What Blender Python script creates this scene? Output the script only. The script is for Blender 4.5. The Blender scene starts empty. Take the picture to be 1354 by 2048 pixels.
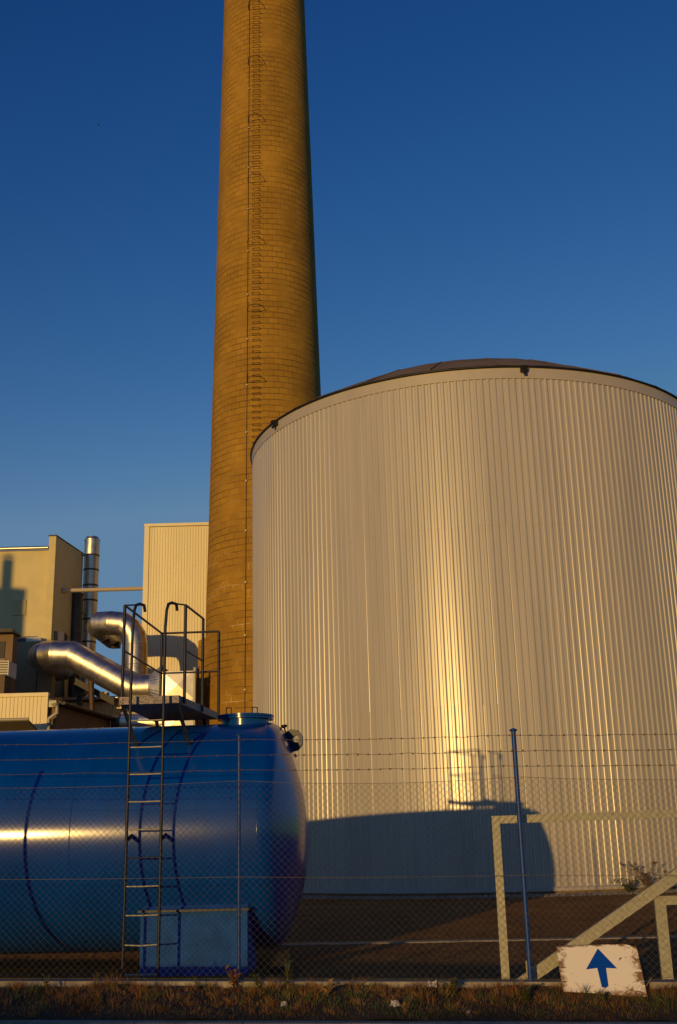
import bpy, math, random
from mathutils import Vector, Matrix
random.seed(7)
R = math.radians
PI = math.pi
scene = bpy.context.scene
COL = scene.collection

# ------------------------------------------------------------------ camera
F = 2206.36
MX = Vector((0.99966928, -0.0257164, 0.0))
MY = Vector((0.00743354, 0.28896274, 0.95731148))
MZ = Vector((-0.0246186, -0.95699488, 0.28905834))
CAM = Vector((0, 0, 1.6))


def ray(x, y):
    c = Vector((x - 677, y - 1024, F))
    return Vector((MX.dot(c), MY.dot(c), MZ.dot(c)))


def P(x, y, Y):
    d = ray(x, y)
    return CAM + d * (Y / d.y)


def PZ(x, y, z):
    d = ray(x, y)
    return CAM + d * ((z - 1.6) / d.z)


cam_d = bpy.data.cameras.new("camera")
cam_d.sensor_fit = 'VERTICAL'
cam_d.sensor_height = 24
cam_d.lens = 24 * F / 2048
cam_d.clip_end = 3000
cam = bpy.data.objects.new("camera", cam_d)
COL.objects.link(cam)
cx = Vector((MX[0], MY[0], MZ[0])); cy = Vector((MX[1], MY[1], MZ[1])); cz = Vector((MX[2], MY[2], MZ[2]))
m = Matrix((cx, -cy, -cz)).transposed().to_4x4()
m.translation = CAM
cam.matrix_world = m
scene.camera = cam

# ------------------------------------------------------------------ light
SUN_AZ = R(22.5)      # left of straight behind the camera
SUN_EL = R(3.4)
to_sun = Vector((-math.sin(SUN_AZ) * math.cos(SUN_EL), -math.cos(SUN_AZ) * math.cos(SUN_EL), math.sin(SUN_EL)))
sd = bpy.data.lights.new("sun", 'SUN')
sd.energy = 2.6
sd.angle = R(0.38)
sd.color = (1.0, 0.60, 0.17)
so = bpy.data.objects.new("sun", sd)
COL.objects.link(so)
so.rotation_euler = to_sun.to_track_quat('Z', 'Y').to_euler()
so.location = (-20, -40, 20)

world = bpy.data.worlds.new("World")
scene.world = world
world.use_nodes = True
wn = world.node_tree.nodes; wl = world.node_tree.links
for n in list(wn): wn.remove(n)
wo = wn.new('ShaderNodeOutputWorld'); wb = wn.new('ShaderNodeBackground')
sky = wn.new('ShaderNodeTexSky')
sky.sky_type = 'NISHITA'
sky.sun_disc = False
sky.sun_elevation = SUN_EL
sky.sun_rotation = math.atan2(to_sun.x, to_sun.y)
sky.air_density = 1.0
sky.dust_density = 0.3
sky.ozone_density = 2.0
hs = wn.new('ShaderNodeHueSaturation')
hs.inputs['Saturation'].default_value = 1.25
wl.new(sky.outputs[0], hs.inputs['Color'])
# clear evening air: each channel of the sky falls off a little faster towards the zenith, and the glow round the sun is held back
sp = wn.new('ShaderNodeSeparateColor'); cbn = wn.new('ShaderNodeCombineColor')
wl.new(hs.outputs[0], sp.inputs[0])
for k_, (ref_in, ref_out, g_, cap_) in enumerate(((0.074, 0.076, 2.08, 0.115), (0.188, 0.184, 1.64, 0.225), (0.287, 0.361, 1.18, 0.365))):
    a_ = wn.new('ShaderNodeMath'); a_.operation = 'MULTIPLY'; a_.inputs[1].default_value = 0.15 / ref_in
    p_ = wn.new('ShaderNodeMath'); p_.operation = 'POWER'; p_.inputs[1].default_value = g_
    m_ = wn.new('ShaderNodeMath'); m_.operation = 'MULTIPLY'; m_.inputs[1].default_value = ref_out / 0.15
    c_ = wn.new('ShaderNodeMath'); c_.operation = 'MINIMUM'; c_.inputs[1].default_value = cap_ / 0.15
    wl.new(sp.outputs[k_], a_.inputs[0]); wl.new(a_.outputs[0], p_.inputs[0]); wl.new(p_.outputs[0], m_.inputs[0]); wl.new(m_.outputs[0], c_.inputs[0]); wl.new(c_.outputs[0], cbn.inputs[k_])
wl.new(cbn.outputs[0], wb.inputs[0])
wb.inputs[1].default_value = 0.15
wl.new(wb.outputs[0], wo.inputs[0])

scene.view_settings.view_transform = 'Standard'
scene.view_settings.look = 'None'
scene.view_settings.exposure = 0.0
scene.view_settings.gamma = 1.0
scene.view_settings.use_curve_mapping = False


# ------------------------------------------------------------------ materials
def mat(name, col, rough=0.6, metal=0.0, var=0.0, vscale=6.0, bump=0.0, bscale=40.0, spec=0.5, rvar=0.0, stretch=(1, 1, 1), col2=None, bdist=0.02):
    m = bpy.data.materials.new(name)
    m.use_nodes = True
    N = m.node_tree.nodes; L = m.node_tree.links
    b = N['Principled BSDF']
    b.inputs['Base Color'].default_value = (*col, 1)
    b.inputs['Roughness'].default_value = rough
    b.inputs['Metallic'].default_value = metal
    b.inputs['Specular IOR Level'].default_value = spec
    tc = N.new('ShaderNodeTexCoord'); mp = N.new('ShaderNodeMapping')
    mp.inputs['Scale'].default_value = stretch
    L.new(tc.outputs['Object'], mp.inputs[0])
    if var or rvar or col2:
        nz = N.new('ShaderNodeTexNoise'); nz.inputs['Scale'].default_value = vscale
        nz.inputs['Detail'].default_value = 6; nz.inputs['Roughness'].default_value = 0.65
        L.new(mp.outputs[0], nz.inputs['Vector'])
        if var or col2:
            mx = N.new('ShaderNodeMix'); mx.data_type = 'RGBA'
            c2 = col2 if col2 else tuple(max(0, c * (1 - var)) for c in col)
            mx.inputs[6].default_value = (*c2, 1); mx.inputs[7].default_value = (*col, 1)
            rp = N.new('ShaderNodeValToRGB'); rp.color_ramp.elements[0].position = 0.35; rp.color_ramp.elements[1].position = 0.62
            L.new(nz.outputs['Fac'], rp.inputs[0]); L.new(rp.outputs[0], mx.inputs[0])
            L.new(mx.outputs[2], b.inputs['Base Color'])
        if rvar:
            mr = N.new('ShaderNodeMapRange'); mr.inputs[3].default_value = max(0.02, rough - rvar); mr.inputs[4].default_value = rough + rvar
            mr.inputs[1].default_value = 0.3; mr.inputs[2].default_value = 0.7
            L.new(nz.outputs['Fac'], mr.inputs[0]); L.new(mr.outputs[0], b.inputs['Roughness'])
    if bump:
        n2 = N.new('ShaderNodeTexNoise'); n2.inputs['Scale'].default_value = bscale; n2.inputs['Detail'].default_value = 4
        L.new(mp.outputs[0], n2.inputs['Vector'])
        bp = N.new('ShaderNodeBump'); bp.inputs['Strength'].default_value = bump; bp.inputs['Distance'].default_value = bdist
        L.new(n2.outputs['Fac'], bp.inputs['Height']); L.new(bp.outputs[0], b.inputs['Normal'])
    return m


M = {}
M['clad'] = mat('grey coated cladding', (0.45, 0.415, 0.375), 0.335, 0.0, var=0.13, vscale=1.6, rvar=0.05, stretch=(1, 1, 0.07), bump=0.05, bscale=3.0, spec=0.9)
M['clad_trim'] = mat('grey flashing', (0.43, 0.39, 0.36), 0.42, 0.0, var=0.08, vscale=2.0, spec=0.5)
M['roof'] = mat('weathered roof felt', (0.205, 0.145, 0.082), 0.85, 0.0, var=0.45, vscale=0.9, stretch=(1, 1, 6), bump=0.3, bscale=5)
M['black'] = mat('black gutter', (0.012, 0.012, 0.014), 0.5)
M['blue'] = mat('glossy blue tank paint', (0.0, 0.054, 0.33), 0.42, 0.0, var=0.25, vscale=1.2, rvar=0.06, bump=0.09, bscale=8, spec=0.07, bdist=0.01, stretch=(1, 1, .35))
M['blue'].node_tree.nodes['Principled BSDF'].inputs['Coat Weight'].default_value = 1.0
M['blue'].node_tree.nodes['Principled BSDF'].inputs['Coat Roughness'].default_value = 0.15
M['blue_matt'] = mat('chalky blue paint', (0.018, 0.088, 0.36), 0.6, 0.0, var=0.3, vscale=4, bump=0.15, bscale=30, spec=0.03)
M['blue_post'] = mat('blue post paint', (0.005, 0.055, 0.32), 0.4, 0.0, var=0.4, vscale=14, spec=0.3)
M['steel_blue'] = mat('worn blue steel', (0.035, 0.036, 0.055), 0.4, 0.2, vscale=34, col2=(0.003, 0.007, 0.03), rvar=0.12, spec=0.25)
M['galv'] = mat('galvanised steel', (0.40, 0.39, 0.31), 0.5, 0.15, vscale=28, col2=(0.27, 0.26, 0.20), rvar=0.12, bump=0.1, bscale=40)
M['grating'] = mat('galvanised tread plate', (0.35, 0.30, 0.30), 0.55, 0.3, vscale=40, col2=(0.08, 0.07, 0.08), bump=0.5, bscale=60)
M['wire'] = mat('weathered fence wire', (0.145, 0.125, 0.085), 0.55, 0.15, var=0.4, vscale=5)
M['barb'] = mat('rusty barbed wire', (0.13, 0.085, 0.05), 0.6, 0.4, var=0.5, vscale=9)
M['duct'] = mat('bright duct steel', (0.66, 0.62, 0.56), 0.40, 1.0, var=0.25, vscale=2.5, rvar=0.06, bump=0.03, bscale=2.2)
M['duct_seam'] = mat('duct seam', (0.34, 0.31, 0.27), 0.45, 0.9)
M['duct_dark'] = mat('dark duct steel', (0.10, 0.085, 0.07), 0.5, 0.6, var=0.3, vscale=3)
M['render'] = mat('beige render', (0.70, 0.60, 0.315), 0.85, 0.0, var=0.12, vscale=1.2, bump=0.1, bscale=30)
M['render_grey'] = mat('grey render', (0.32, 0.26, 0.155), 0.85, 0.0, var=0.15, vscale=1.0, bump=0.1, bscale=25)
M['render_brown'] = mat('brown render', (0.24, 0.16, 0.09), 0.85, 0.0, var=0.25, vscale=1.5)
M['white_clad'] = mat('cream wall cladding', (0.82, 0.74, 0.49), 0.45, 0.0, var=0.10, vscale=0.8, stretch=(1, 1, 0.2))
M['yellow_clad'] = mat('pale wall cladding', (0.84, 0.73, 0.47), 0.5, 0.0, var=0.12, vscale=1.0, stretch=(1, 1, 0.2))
M['navy_bar'] = mat('dark navy steel', (0.008, 0.014, 0.035), 0.45, 0.1)
M['navy'] = mat('navy paint', (0.006, 0.012, 0.06), 0.35)
M['red'] = mat('red paint', (0.35, 0.03, 0.02), 0.4)
M['white'] = mat('white panel', (0.72, 0.70, 0.66), 0.5, var=0.1)
M['dark'] = mat('dark opening', (0.01, 0.01, 0.011), 0.6)
M['brown_steel'] = mat('rusty brown steel', (0.10, 0.055, 0.03), 0.6, 0.2, var=0.4)
M['dark_roof'] = mat('dark roof sheet', (0.035, 0.028, 0.024), 0.6, var=0.3)
M['concrete'] = mat('weathered concrete', (0.34, 0.30, 0.24), 0.9, 0.0, var=0.4, vscale=5, bump=0.4, bscale=45, bdist=0.01)
M['asphalt'] = mat('yard asphalt', (0.175, 0.094, 0.036), 0.95, 0.0, var=0.35, vscale=0.8, spec=0.1)
M['road'] = mat('road asphalt', (0.055, 0.055, 0.055), 0.9, 0.0, var=0.3, vscale=1.0, bump=0.8, bscale=60)
M['soil'] = mat('dry verge soil', (0.075, 0.04, 0.016), 0.95, 0.0, var=0.6, vscale=8, bump=0.8, bscale=20)
M['stone'] = mat('grey gravel', (0.28, 0.25, 0.20), 0.9, 0.0, var=0.6, vscale=3)
M['grass_dry'] = mat('dry grass', (0.27, 0.115, 0.027), 0.8, var=0.5, vscale=3)
M['grass_tan'] = mat('straw grass', (0.36, 0.20, 0.07), 0.8, var=0.3, vscale=3)
M['grass_green'] = mat('green grass', (0.075, 0.10, 0.016), 0.75, var=0.4, vscale=3)
M['leaf'] = mat('weed leaf', (0.085, 0.12, 0.025), 0.65, var=0.4, vscale=12)
M['stem'] = mat('weed stem', (0.16, 0.11, 0.04), 0.8)
M['brown_leaf'] = mat('dry weed leaf', (0.22, 0.12, 0.035), 0.8, var=0.4, vscale=12)
M['paper'] = mat('litter paper', (0.42, 0.40, 0.36), 0.8)
M['arrow'] = mat('arrow blue', (0.004, 0.065, 0.42), 0.6, var=0.12, vscale=10, spec=0.05)
M['feather'] = mat('dark feathers', (0.02, 0.018, 0.016), 0.8)
M['cable'] = mat('dark cable', (0.13, 0.075, 0.03), 0.6)
M['rust'] = mat('rusty iron', (0.085, 0.045, 0.02), 0.7, var=0.5, vscale=4)


def brick_material():
    m = bpy.data.materials.new('ochre chimney blocks'); m.use_nodes = True
    N = m.node_tree.nodes; L = m.node_tree.links; b = N['Principled BSDF']
    b.inputs['Roughness'].default_value = 0.85
    b.inputs['Specular IOR Level'].default_value = 0.25
    uv = N.new('ShaderNodeUVMap')
    # slight wander of the joints
    dn = N.new('ShaderNodeTexNoise'); dn.inputs['Scale'].default_value = 1.3; dn.inputs['Detail'].default_value = 3
    L.new(uv.outputs[0], dn.inputs['Vector'])
    off = N.new('ShaderNodeVectorMath'); off.operation = 'MULTIPLY_ADD'
    off.inputs[1].default_value = (0.08, 0.11, 0); L.new(dn.outputs['Color'], off.inputs[0]); L.new(uv.outputs[0], off.inputs[2])
    bt = N.new('ShaderNodeTexBrick')
    bt.inputs['Scale'].default_value = 1.0
    bt.inputs['Brick Width'].default_value = 0.52
    bt.inputs['Row Height'].default_value = 0.325
    bt.inputs['Mortar Size'].default_value = 0.016
    bt.inputs['Mortar Smooth'].default_value = 0.3
    bt.inputs['Bias'].default_value = -0.1
    bt.inputs['Color1'].default_value = (0.395, 0.222, 0.028, 1)
    bt.inputs['Color2'].default_value = (0.335, 0.184, 0.023, 1)
    bt.inputs['Mortar'].default_value = (0.35, 0.2, 0.05, 1)
    L.new(off.outputs[0], bt.inputs['Vector'])
    # large stains
    st = N.new('ShaderNodeTexNoise'); st.inputs['Scale'].default_value = 0.35; st.inputs['Detail'].default_value = 7; st.inputs['Roughness'].default_value = 0.62
    L.new(uv.outputs[0], st.inputs['Vector'])
    sr = N.new('ShaderNodeMapRange'); sr.inputs[1].default_value = 0.3; sr.inputs[2].default_value = 0.7; sr.inputs[3].default_value = 0.72; sr.inputs[4].default_value = 1.12
    L.new(st.outputs['Fac'], sr.inputs[0])
    mul = N.new('ShaderNodeVectorMath'); mul.operation = 'SCALE'
    L.new(bt.outputs['Color'], mul.inputs[0]); L.new(sr.outputs[0], mul.inputs['Scale'])
    # dark mortar, fading in and out
    mn = N.new('ShaderNodeTexNoise'); mn.inputs['Scale'].default_value = 0.55; mn.inputs['Detail'].default_value = 5
    mpn = N.new('ShaderNodeMapping'); mpn.inputs['Location'].default_value = (31, 7, 0)
    L.new(uv.outputs[0], mpn.inputs[0]); L.new(mpn.outputs[0], mn.inputs['Vector'])
    mr = N.new('ShaderNodeMapRange'); mr.inputs[1].default_value = 0.36; mr.inputs[2].default_value = 0.60; mr.inputs[3].default_value = 0.10; mr.inputs[4].default_value = 0.9
    L.new(mn.outputs['Fac'], mr.inputs[0])
    dm = N.new('ShaderNodeMath'); dm.operation = 'MULTIPLY'
    L.new(bt.outputs['Fac'], dm.inputs[0]); L.new(mr.outputs[0], dm.inputs[1])
    # the bed joints read more strongly than the upright ones
    s0 = N.new('ShaderNodeSeparateXYZ'); L.new(off.outputs[0], s0.inputs[0])
    q0 = N.new('ShaderNodeMath'); q0.operation = 'DIVIDE'; q0.inputs[1].default_value = 0.325; L.new(s0.outputs['Y'], q0.inputs[0])
    q1 = N.new('ShaderNodeMath'); q1.operation = 'PINGPONG'; q1.inputs[1].default_value = 0.5; L.new(q0.outputs[0], q1.inputs[0])
    q2 = N.new('ShaderNodeMapRange'); q2.inputs[1].default_value = 0.03; q2.inputs[2].default_value = 0.085; q2.inputs[3].default_value = 1; q2.inputs[4].default_value = 0; L.new(q1.outputs[0], q2.inputs[0])
    mr2 = N.new('ShaderNodeMapRange'); mr2.inputs[1].default_value = 0.34; mr2.inputs[2].default_value = 0.56; mr2.inputs[3].default_value = 0.0; mr2.inputs[4].default_value = 0.72; L.new(mn.outputs['Fac'], mr2.inputs[0])
    q3 = N.new('ShaderNodeMath'); q3.operation = 'MULTIPLY'; L.new(q2.outputs[0], q3.inputs[0]); L.new(mr2.outputs[0], q3.inputs[1])
    dv = N.new('ShaderNodeMath'); dv.operation = 'MULTIPLY'; dv.inputs[1].default_value = 0.55; L.new(dm.outputs[0], dv.inputs[0])
    dm = N.new('ShaderNodeMath'); dm.operation = 'MAXIMUM'; L.new(dv.outputs[0], dm.inputs[0]); L.new(q3.outputs[0], dm.inputs[1])
    mix = N.new('ShaderNodeMix'); mix.data_type = 'RGBA'
    mix.inputs[7].default_value = (0.085, 0.038, 0.007, 1)
    L.new(dm.outputs[0], mix.inputs[0]); L.new(mul.outputs[0], mix.inputs[6])
    # pale repointed joints, only low on the shaft
    sep = N.new('ShaderNodeSeparateXYZ'); L.new(uv.outputs[0], sep.inputs[0])
    hz = N.new('ShaderNodeMapRange'); hz.inputs[1].default_value = 23; hz.inputs[2].default_value = 12; hz.inputs[3].default_value = 0; hz.inputs[4].default_value = 1
    L.new(sep.outputs['Y'], hz.inputs[0])
    pn = N.new('ShaderNodeTexNoise'); pn.inputs['Scale'].default_value = 0.9; pn.inputs['Detail'].default_value = 3
    mpp = N.new('ShaderNodeMapping'); mpp.inputs['Location'].default_value = (3, 51, 0); mpp.inputs['Scale'].default_value = (0.45, 1.3, 1)
    L.new(uv.outputs[0], mpp.inputs[0]); L.new(mpp.outputs[0], pn.inputs['Vector'])
    pr = N.new('ShaderNodeMapRange'); pr.inputs[1].default_value = 0.54; pr.inputs[2].default_value = 0.62
    L.new(pn.outputs['Fac'], pr.inputs[0])
    a1 = N.new('ShaderNodeMath'); a1.operation = 'MULTIPLY'; L.new(pr.outputs[0], a1.inputs[0]); L.new(hz.outputs[0], a1.inputs[1])
    a2 = N.new('ShaderNodeMath'); a2.operation = 'MULTIPLY'; L.new(a1.outputs[0], a2.inputs[0]); L.new(bt.outputs['Fac'], a2.inputs[1])
    mix2 = N.new('ShaderNodeMix'); mix2.data_type = 'RGBA'
    mix2.inputs[7].default_value = (0.66, 0.49, 0.24, 1)
    L.new(a2.outputs[0], mix2.inputs[0]); L.new(mix.outputs[2], mix2.inputs[6])
    L.new(mix2.outputs[2], b.inputs['Base Color'])
    # relief: recessed joints and rough faces
    fn = N.new('ShaderNodeTexNoise'); fn.inputs['Scale'].default_value = 9; fn.inputs['Detail'].default_value = 5
    L.new(uv.outputs[0], fn.inputs['Vector'])
    h = N.new('ShaderNodeMath'); h.operation = 'MULTIPLY_ADD'; h.inputs[1].default_value = -1.0
    L.new(dm.outputs[0], h.inputs[0])
    fs = N.new('ShaderNodeMath'); fs.operation = 'MULTIPLY'; fs.inputs[1].default_value = 0.5
    L.new(fn.outputs['Fac'], fs.inputs[0]); L.new(fs.outputs[0], h.inputs[2])
    bp = N.new('ShaderNodeBump'); bp.inputs['Strength'].default_value = 0.7; bp.inputs['Distance'].default_value = 0.03
    L.new(h.outputs[0], bp.inputs['Height']); L.new(bp.outputs[0], b.inputs['Normal'])
    return m


M['brick'] = brick_material()


def sign_material():
    m = bpy.data.materials.new('dirty white board'); m.use_nodes = True
    N = m.node_tree.nodes; L = m.node_tree.links; b = N['Principled BSDF']
    b.inputs['Roughness'].default_value = 0.6
    uv = N.new('ShaderNodeUVMap')
    sep = N.new('ShaderNodeSeparateXYZ'); L.new(uv.outputs[0], sep.inputs[0])
    # closeness to an edge of the board
    def edge(sock, lo, hi):
        a = N.new('ShaderNodeMapRange'); a.inputs[1].default_value = lo; a.inputs[2].default_value = hi
        a.inputs[3].default_value = 1; a.inputs[4].default_value = 0
        L.new(sock, a.inputs[0]); return a.outputs[0]
    e1 = edge(sep.outputs['X'], 0.0, 0.16); e2 = edge(sep.outputs['X'], 1.0, 0.80); e3 = edge(sep.outputs['Y'], 0.0, 0.30); e4 = edge(sep.outputs['Y'], 1.0, 0.93)
    mxs = e1
    for e in (e2, e3, e4):
        q = N.new('ShaderNodeMath'); q.operation = 'MAXIMUM'; L.new(mxs, q.inputs[0]); L.new(e, q.inputs[1]); mxs = q.outputs[0]
    nz = N.new('ShaderNodeTexNoise'); nz.inputs['Scale'].default_value = 7; nz.inputs['Detail'].default_value = 9; nz.inputs['Roughness'].default_value = 0.72; nz.inputs['Distortion'].default_value = 1.2
    L.new(uv.outputs[0], nz.inputs['Vector'])
    ad = N.new('ShaderNodeMath'); ad.operation = 'MULTIPLY_ADD'; ad.inputs[1].default_value = 0.26; L.new(mxs, ad.inputs[0]); L.new(nz.outputs['Fac'], ad.inputs[2])
    rp = N.new('ShaderNodeValToRGB'); rp.color_ramp.elements[0].position = 0.62; rp.color_ramp.elements[1].position = 0.74
    L.new(ad.outputs[0], rp.inputs[0])
    mx = N.new('ShaderNodeMix'); mx.data_type = 'RGBA'
    mx.inputs[6].default_value = (0.80, 0.74, 0.65, 1); mx.inputs[7].default_value = (0.22, 0.13, 0.055, 1)
    L.new(rp.outputs[0], mx.inputs[0]); L.new(mx.outputs[2], b.inputs['Base Color'])
    return m


M['sign'] = sign_material()


# ------------------------------------------------------------------ mesh builder
ORG = {}


class MB:
    def __init__(s):
        s.v = []; s.f = []; s.mi = []; s.sm = []; s.uv = None

    def add(s, vs, fs, mi=0, smooth=False):
        o = len(s.v)
        s.v += [tuple(v) for v in vs]
        for f in fs:
            s.f.append(tuple(i + o for i in f)); s.mi.append(mi); s.sm.append(smooth)
        return s

    def box(s, a, b, mi=0):
        (x0, y0, z0), (x1, y1, z1) = a, b
        return s.hexa([(x0, y0, z0), (x1, y0, z0), (x1, y1, z0), (x0, y1, z0), (x0, y0, z1), (x1, y0, z1), (x1, y1, z1), (x0, y1, z1)], mi)

    def hexa(s, p, mi=0):
        return s.add(p, [(3, 2, 1, 0), (4, 5, 6, 7), (0, 1, 5, 4), (1, 2, 6, 5), (2, 3, 7, 6), (3, 0, 4, 7)], mi)

    def prism(s, poly, ext, mi=0):
        """poly: list of 3d points, ext: extrusion vector"""
        n = len(poly); e = Vector(ext)
        a = [Vector(p) for p in poly]; b = [p + e for p in a]
        fs = [tuple(range(n)), tuple(reversed(range(n, 2 * n)))] + [(i, n + i, n + (i + 1) % n, (i + 1) % n) for i in range(n)]
        return s.add(a + b, fs, mi)

    def tube(s, pts, r, n=8, mi=0, caps=True, smooth=True, split=False):
        """round bar along a polyline, mitred; split=True keeps each segment's own rings (gored duct)"""
        pts = [Vector(p) for p in pts]
        k = len(pts)
        rr = r if isinstance(r, (list, tuple)) else [r] * k
        dirs = [(pts[i + 1] - pts[i]).normalized() for i in range(k - 1)]
        ref = Vector((0, 0, 1))
        if abs(dirs[0].z) > 0.9: ref = Vector((0, 1, 0))
        u = dirs[0].cross(ref).normalized()
        rings = []
        for i in range(k):
            if i == 0: t = dirs[0]; pl = dirs[0]
            elif i == k - 1: t = dirs[-1]; pl = dirs[-1]
            else:
                t = (dirs[i - 1] + dirs[i]).normalized(); pl = t
            d = dirs[min(i, k - 2)] if i == 0 else dirs[i - 1]
            u = (u - d * u.dot(d)).normalized()
            w = d.cross(u)
            ring = []
            for j in range(n):
                a = 2 * PI * j / n
                q = pts[i] + (u * math.cos(a) + w * math.sin(a)) * rr[i]
                # slide along d onto the mitre plane
                den = d.dot(pl)
                q = q + d * (-(q - pts[i]).dot(pl) / den)
                ring.append(q)
            rings.append(ring)
            if 0 < i < k - 1:
                d2 = dirs[i]
                ax = d.cross(d2)
                if ax.length > 1e-6:
                    ang = d.angle(d2)
                    u = Matrix.Rotation(ang, 3, ax.normalized()) @ u
        if split:
            for i in range(k - 1):
                vs = rings[i] + rings[i + 1]
                s.add(vs, [(j, (j + 1) % n, n + (j + 1) % n, n + j) for j in range(n)], mi, smooth)
        else:
            vs = [p for rg in rings for p in rg]
            s.add(vs, [(i * n + j, i * n + (j + 1) % n, (i + 1) * n + (j + 1) % n, (i + 1) * n + j) for i in range(k - 1) for j in range(n)], mi, smooth)
        if caps:
            s.add(rings[0], [tuple(reversed(range(n)))], mi); s.add(rings[-1], [tuple(range(n))], mi)
        return s

    def lathe(s, c, prof, n=32, mi=0, smooth=True, a0=0, a1=2 * PI, split=False):
        """vertical axis through c=(x,y); prof: (r,z) list"""
        full = abs(a1 - a0 - 2 * PI) < 1e-6
        cols = n if full else n + 1
        def ringp(r, z): return [(c[0] + r * math.cos(a0 + (a1 - a0) * j / n), c[1] + r * math.sin(a0 + (a1 - a0) * j / n), z) for j in range(cols)]
        if split:
            for (r0, z0), (r1, z1) in zip(prof[:-1], prof[1:]):
                s.add(ringp(r0, z0) + ringp(r1, z1), [(j, (j + 1) % cols, cols + (j + 1) % cols, cols + j) for j in range(n)], mi, smooth)
        else:
            vs = [p for r, z in prof for p in ringp(r, z)]
            s.add(vs, [(i * cols + j, i * cols + (j + 1) % cols, (i + 1) * cols + (j + 1) % cols, (i + 1) * cols + j) for i in range(len(prof) - 1) for j in range(n)], mi, smooth)
        return s

    def build(s, name, mats, parent=None, loc=None):
        if not isinstance(mats, (list, tuple)): mats = [mats]
        if parent is not None: o0 = ORG[parent.name]
        elif loc is not None: o0 = Vector(loc)
        else:
            xs = [v[0] for v in s.v]; ys = [v[1] for v in s.v]; zs = [v[2] for v in s.v]
            o0 = Vector(((min(xs) + max(xs)) / 2, (min(ys) + max(ys)) / 2, min(zs)))
        me = bpy.data.meshes.new(name)
        me.from_pydata([(v[0] - o0.x, v[1] - o0.y, v[2] - o0.z) for v in s.v], [], s.f)
        for q in mats: me.materials.append(q)
        me.polygons.foreach_set('material_index', s.mi)
        me.polygons.foreach_set('use_smooth', s.sm)
        if s.uv:
            ul = me.uv_layers.new(name='UVMap')
            for lp in me.loops:
                ul.data[lp.index].uv = s.uv[lp.vertex_index]
        me.update()
        o = bpy.data.objects.new(name, me)
        COL.objects.link(o)
        if parent is not None: o.parent = parent
        else: o.location = o0
        ORG[o.name] = o0
        return o


def thing(name, label, cat, loc, group=None):
    o = bpy.data.objects.new(name, None)
    o.empty_display_size = 0.3
    COL.objects.link(o); o.location = loc
    o['label'] = label; o['category'] = cat
    if group: o['group'] = group
    ORG[o.name] = Vector(loc)
    return o


def tag(o, label, cat, group=None):
    o['label'] = label; o['category'] = cat
    if group: o['group'] = group
    return o


def struct(o, kind='structure'):
    o['kind'] = kind
    return o


def copy_part(o, parent, loc, rot=None):
    c = o.copy(); COL.objects.link(c); c.parent = parent; c.location = loc
    if rot: c.rotation_euler = rot
    ORG[c.name] = ORG[o.name]
    return c


# ------------------------------------------------------------------ ground
def zyard(y):
    t = min(1, max(0, (y - 19.5) / 9.0)); t = t * t * (3 - 2 * t)
    return 0.18 * t


def fy(x): return 12.33 - 0.0813 * x                       # line of the fence
def fz(x): return 0.2525 - 0.01625 * max(-12, min(12, x))  # top of its kerb
def vz(x): return 0.034 - 0.026 * max(-8, min(8, x))       # foot of the verge


def sheet(xs, ys, zf):
    b = MB(); n = len(xs)
    b.add([(x, y if not callable(y) else y(x), zf(x, y if not callable(y) else y(x))) for y in ys for x in xs],
          [(j * n + i, j * n + i + 1, (j + 1) * n + i + 1, (j + 1) * n + i) for j in range(len(ys) - 1) for i in range(n - 1)], 0, True)
    return b


xs = [-900, -300, -100, -40, -20, -12, -8, -4, 0, 4, 8, 12, 20, 40, 100, 300, 900]
rg_ = random.Random(21)
yxs = [-900, -300, -100, -40, -20, -12] + [-7 + .05 * i for i in range(90)] + [-2.5 + .028 * i for i in range(430)] + [12, 20, 40, 100, 300, 900]
yys = [12.9 + .03 * i for i in range(634)] + [35, 50, 80, 150, 400, 1200]
n = len(yxs); yv_ = []
for x in yxs:
    xc = max(-12, min(12, x)); yv_.append((x, fy(xc) + 0.10, 0.0))
for y in yys:
    for x in yxs:
        e = abs(x - 1.2) < 8.3 and y < 31.9
        yv_.append((x + (rg_.uniform(-.008, .008) if e else 0), y + (rg_.uniform(-.009, .009) if e else 0), zyard(y) - .004 + (rg_.uniform(0, .019) if e else 0)))
yard = MB(); yard.add(yv_, [(j * n + i, j * n + i + 1, (j + 1) * n + i + 1, (j + 1) * n + i) for j in range(len(yys)) for i in range(n - 1)], 0, False)
struct(yard.build('yard', M['asphalt'], loc=(0, 20, 0)))
road = sheet(xs, [-900, -200, -60, -30, -10, 0, 6, 11.05], lambda x, y: vz(x) - 0.11)
struct(road.build('road', M['road'], loc=(0, 5, 0)))
rk = MB()
kx = [-40, -20, -12] + [-8 + i for i in range(17)] + [12, 20, 40]
for xa, xb in zip(kx[:-1], kx[1:]):
    g = 0.004
    rk.hexa([(xa + g, 11.05, vz(xa) - 0.2), (xb - g, 11.05, vz(xb) - 0.2), (xb - g, 11.19, vz(xb) - 0.2), (xa + g, 11.19, vz(xa) - 0.2),
             (xa + g, 11.05, vz(xa)), (xb - g, 11.05, vz(xb)), (xb - g, 11.19, vz(xb)), (xa + g, 11.19, vz(xa))])
struct(rk.build('kerb', M['concrete'], loc=(0, 11.1, 0)))


def verge_z(x, y):
    xc = max(-12, min(12, x))
    t = (y - 11.19) / (fy(xc) - 0.07 - 11.19)
    t = max(0, min(1, t))
    return vz(x) + (fz(x) - 0.045 - vz(x)) * (t ** 0.8) + 0.012 * math.sin(3.1 * x + 1.7 * y) + 0.010 * math.sin(7.3 * x - 4 * y)


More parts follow.
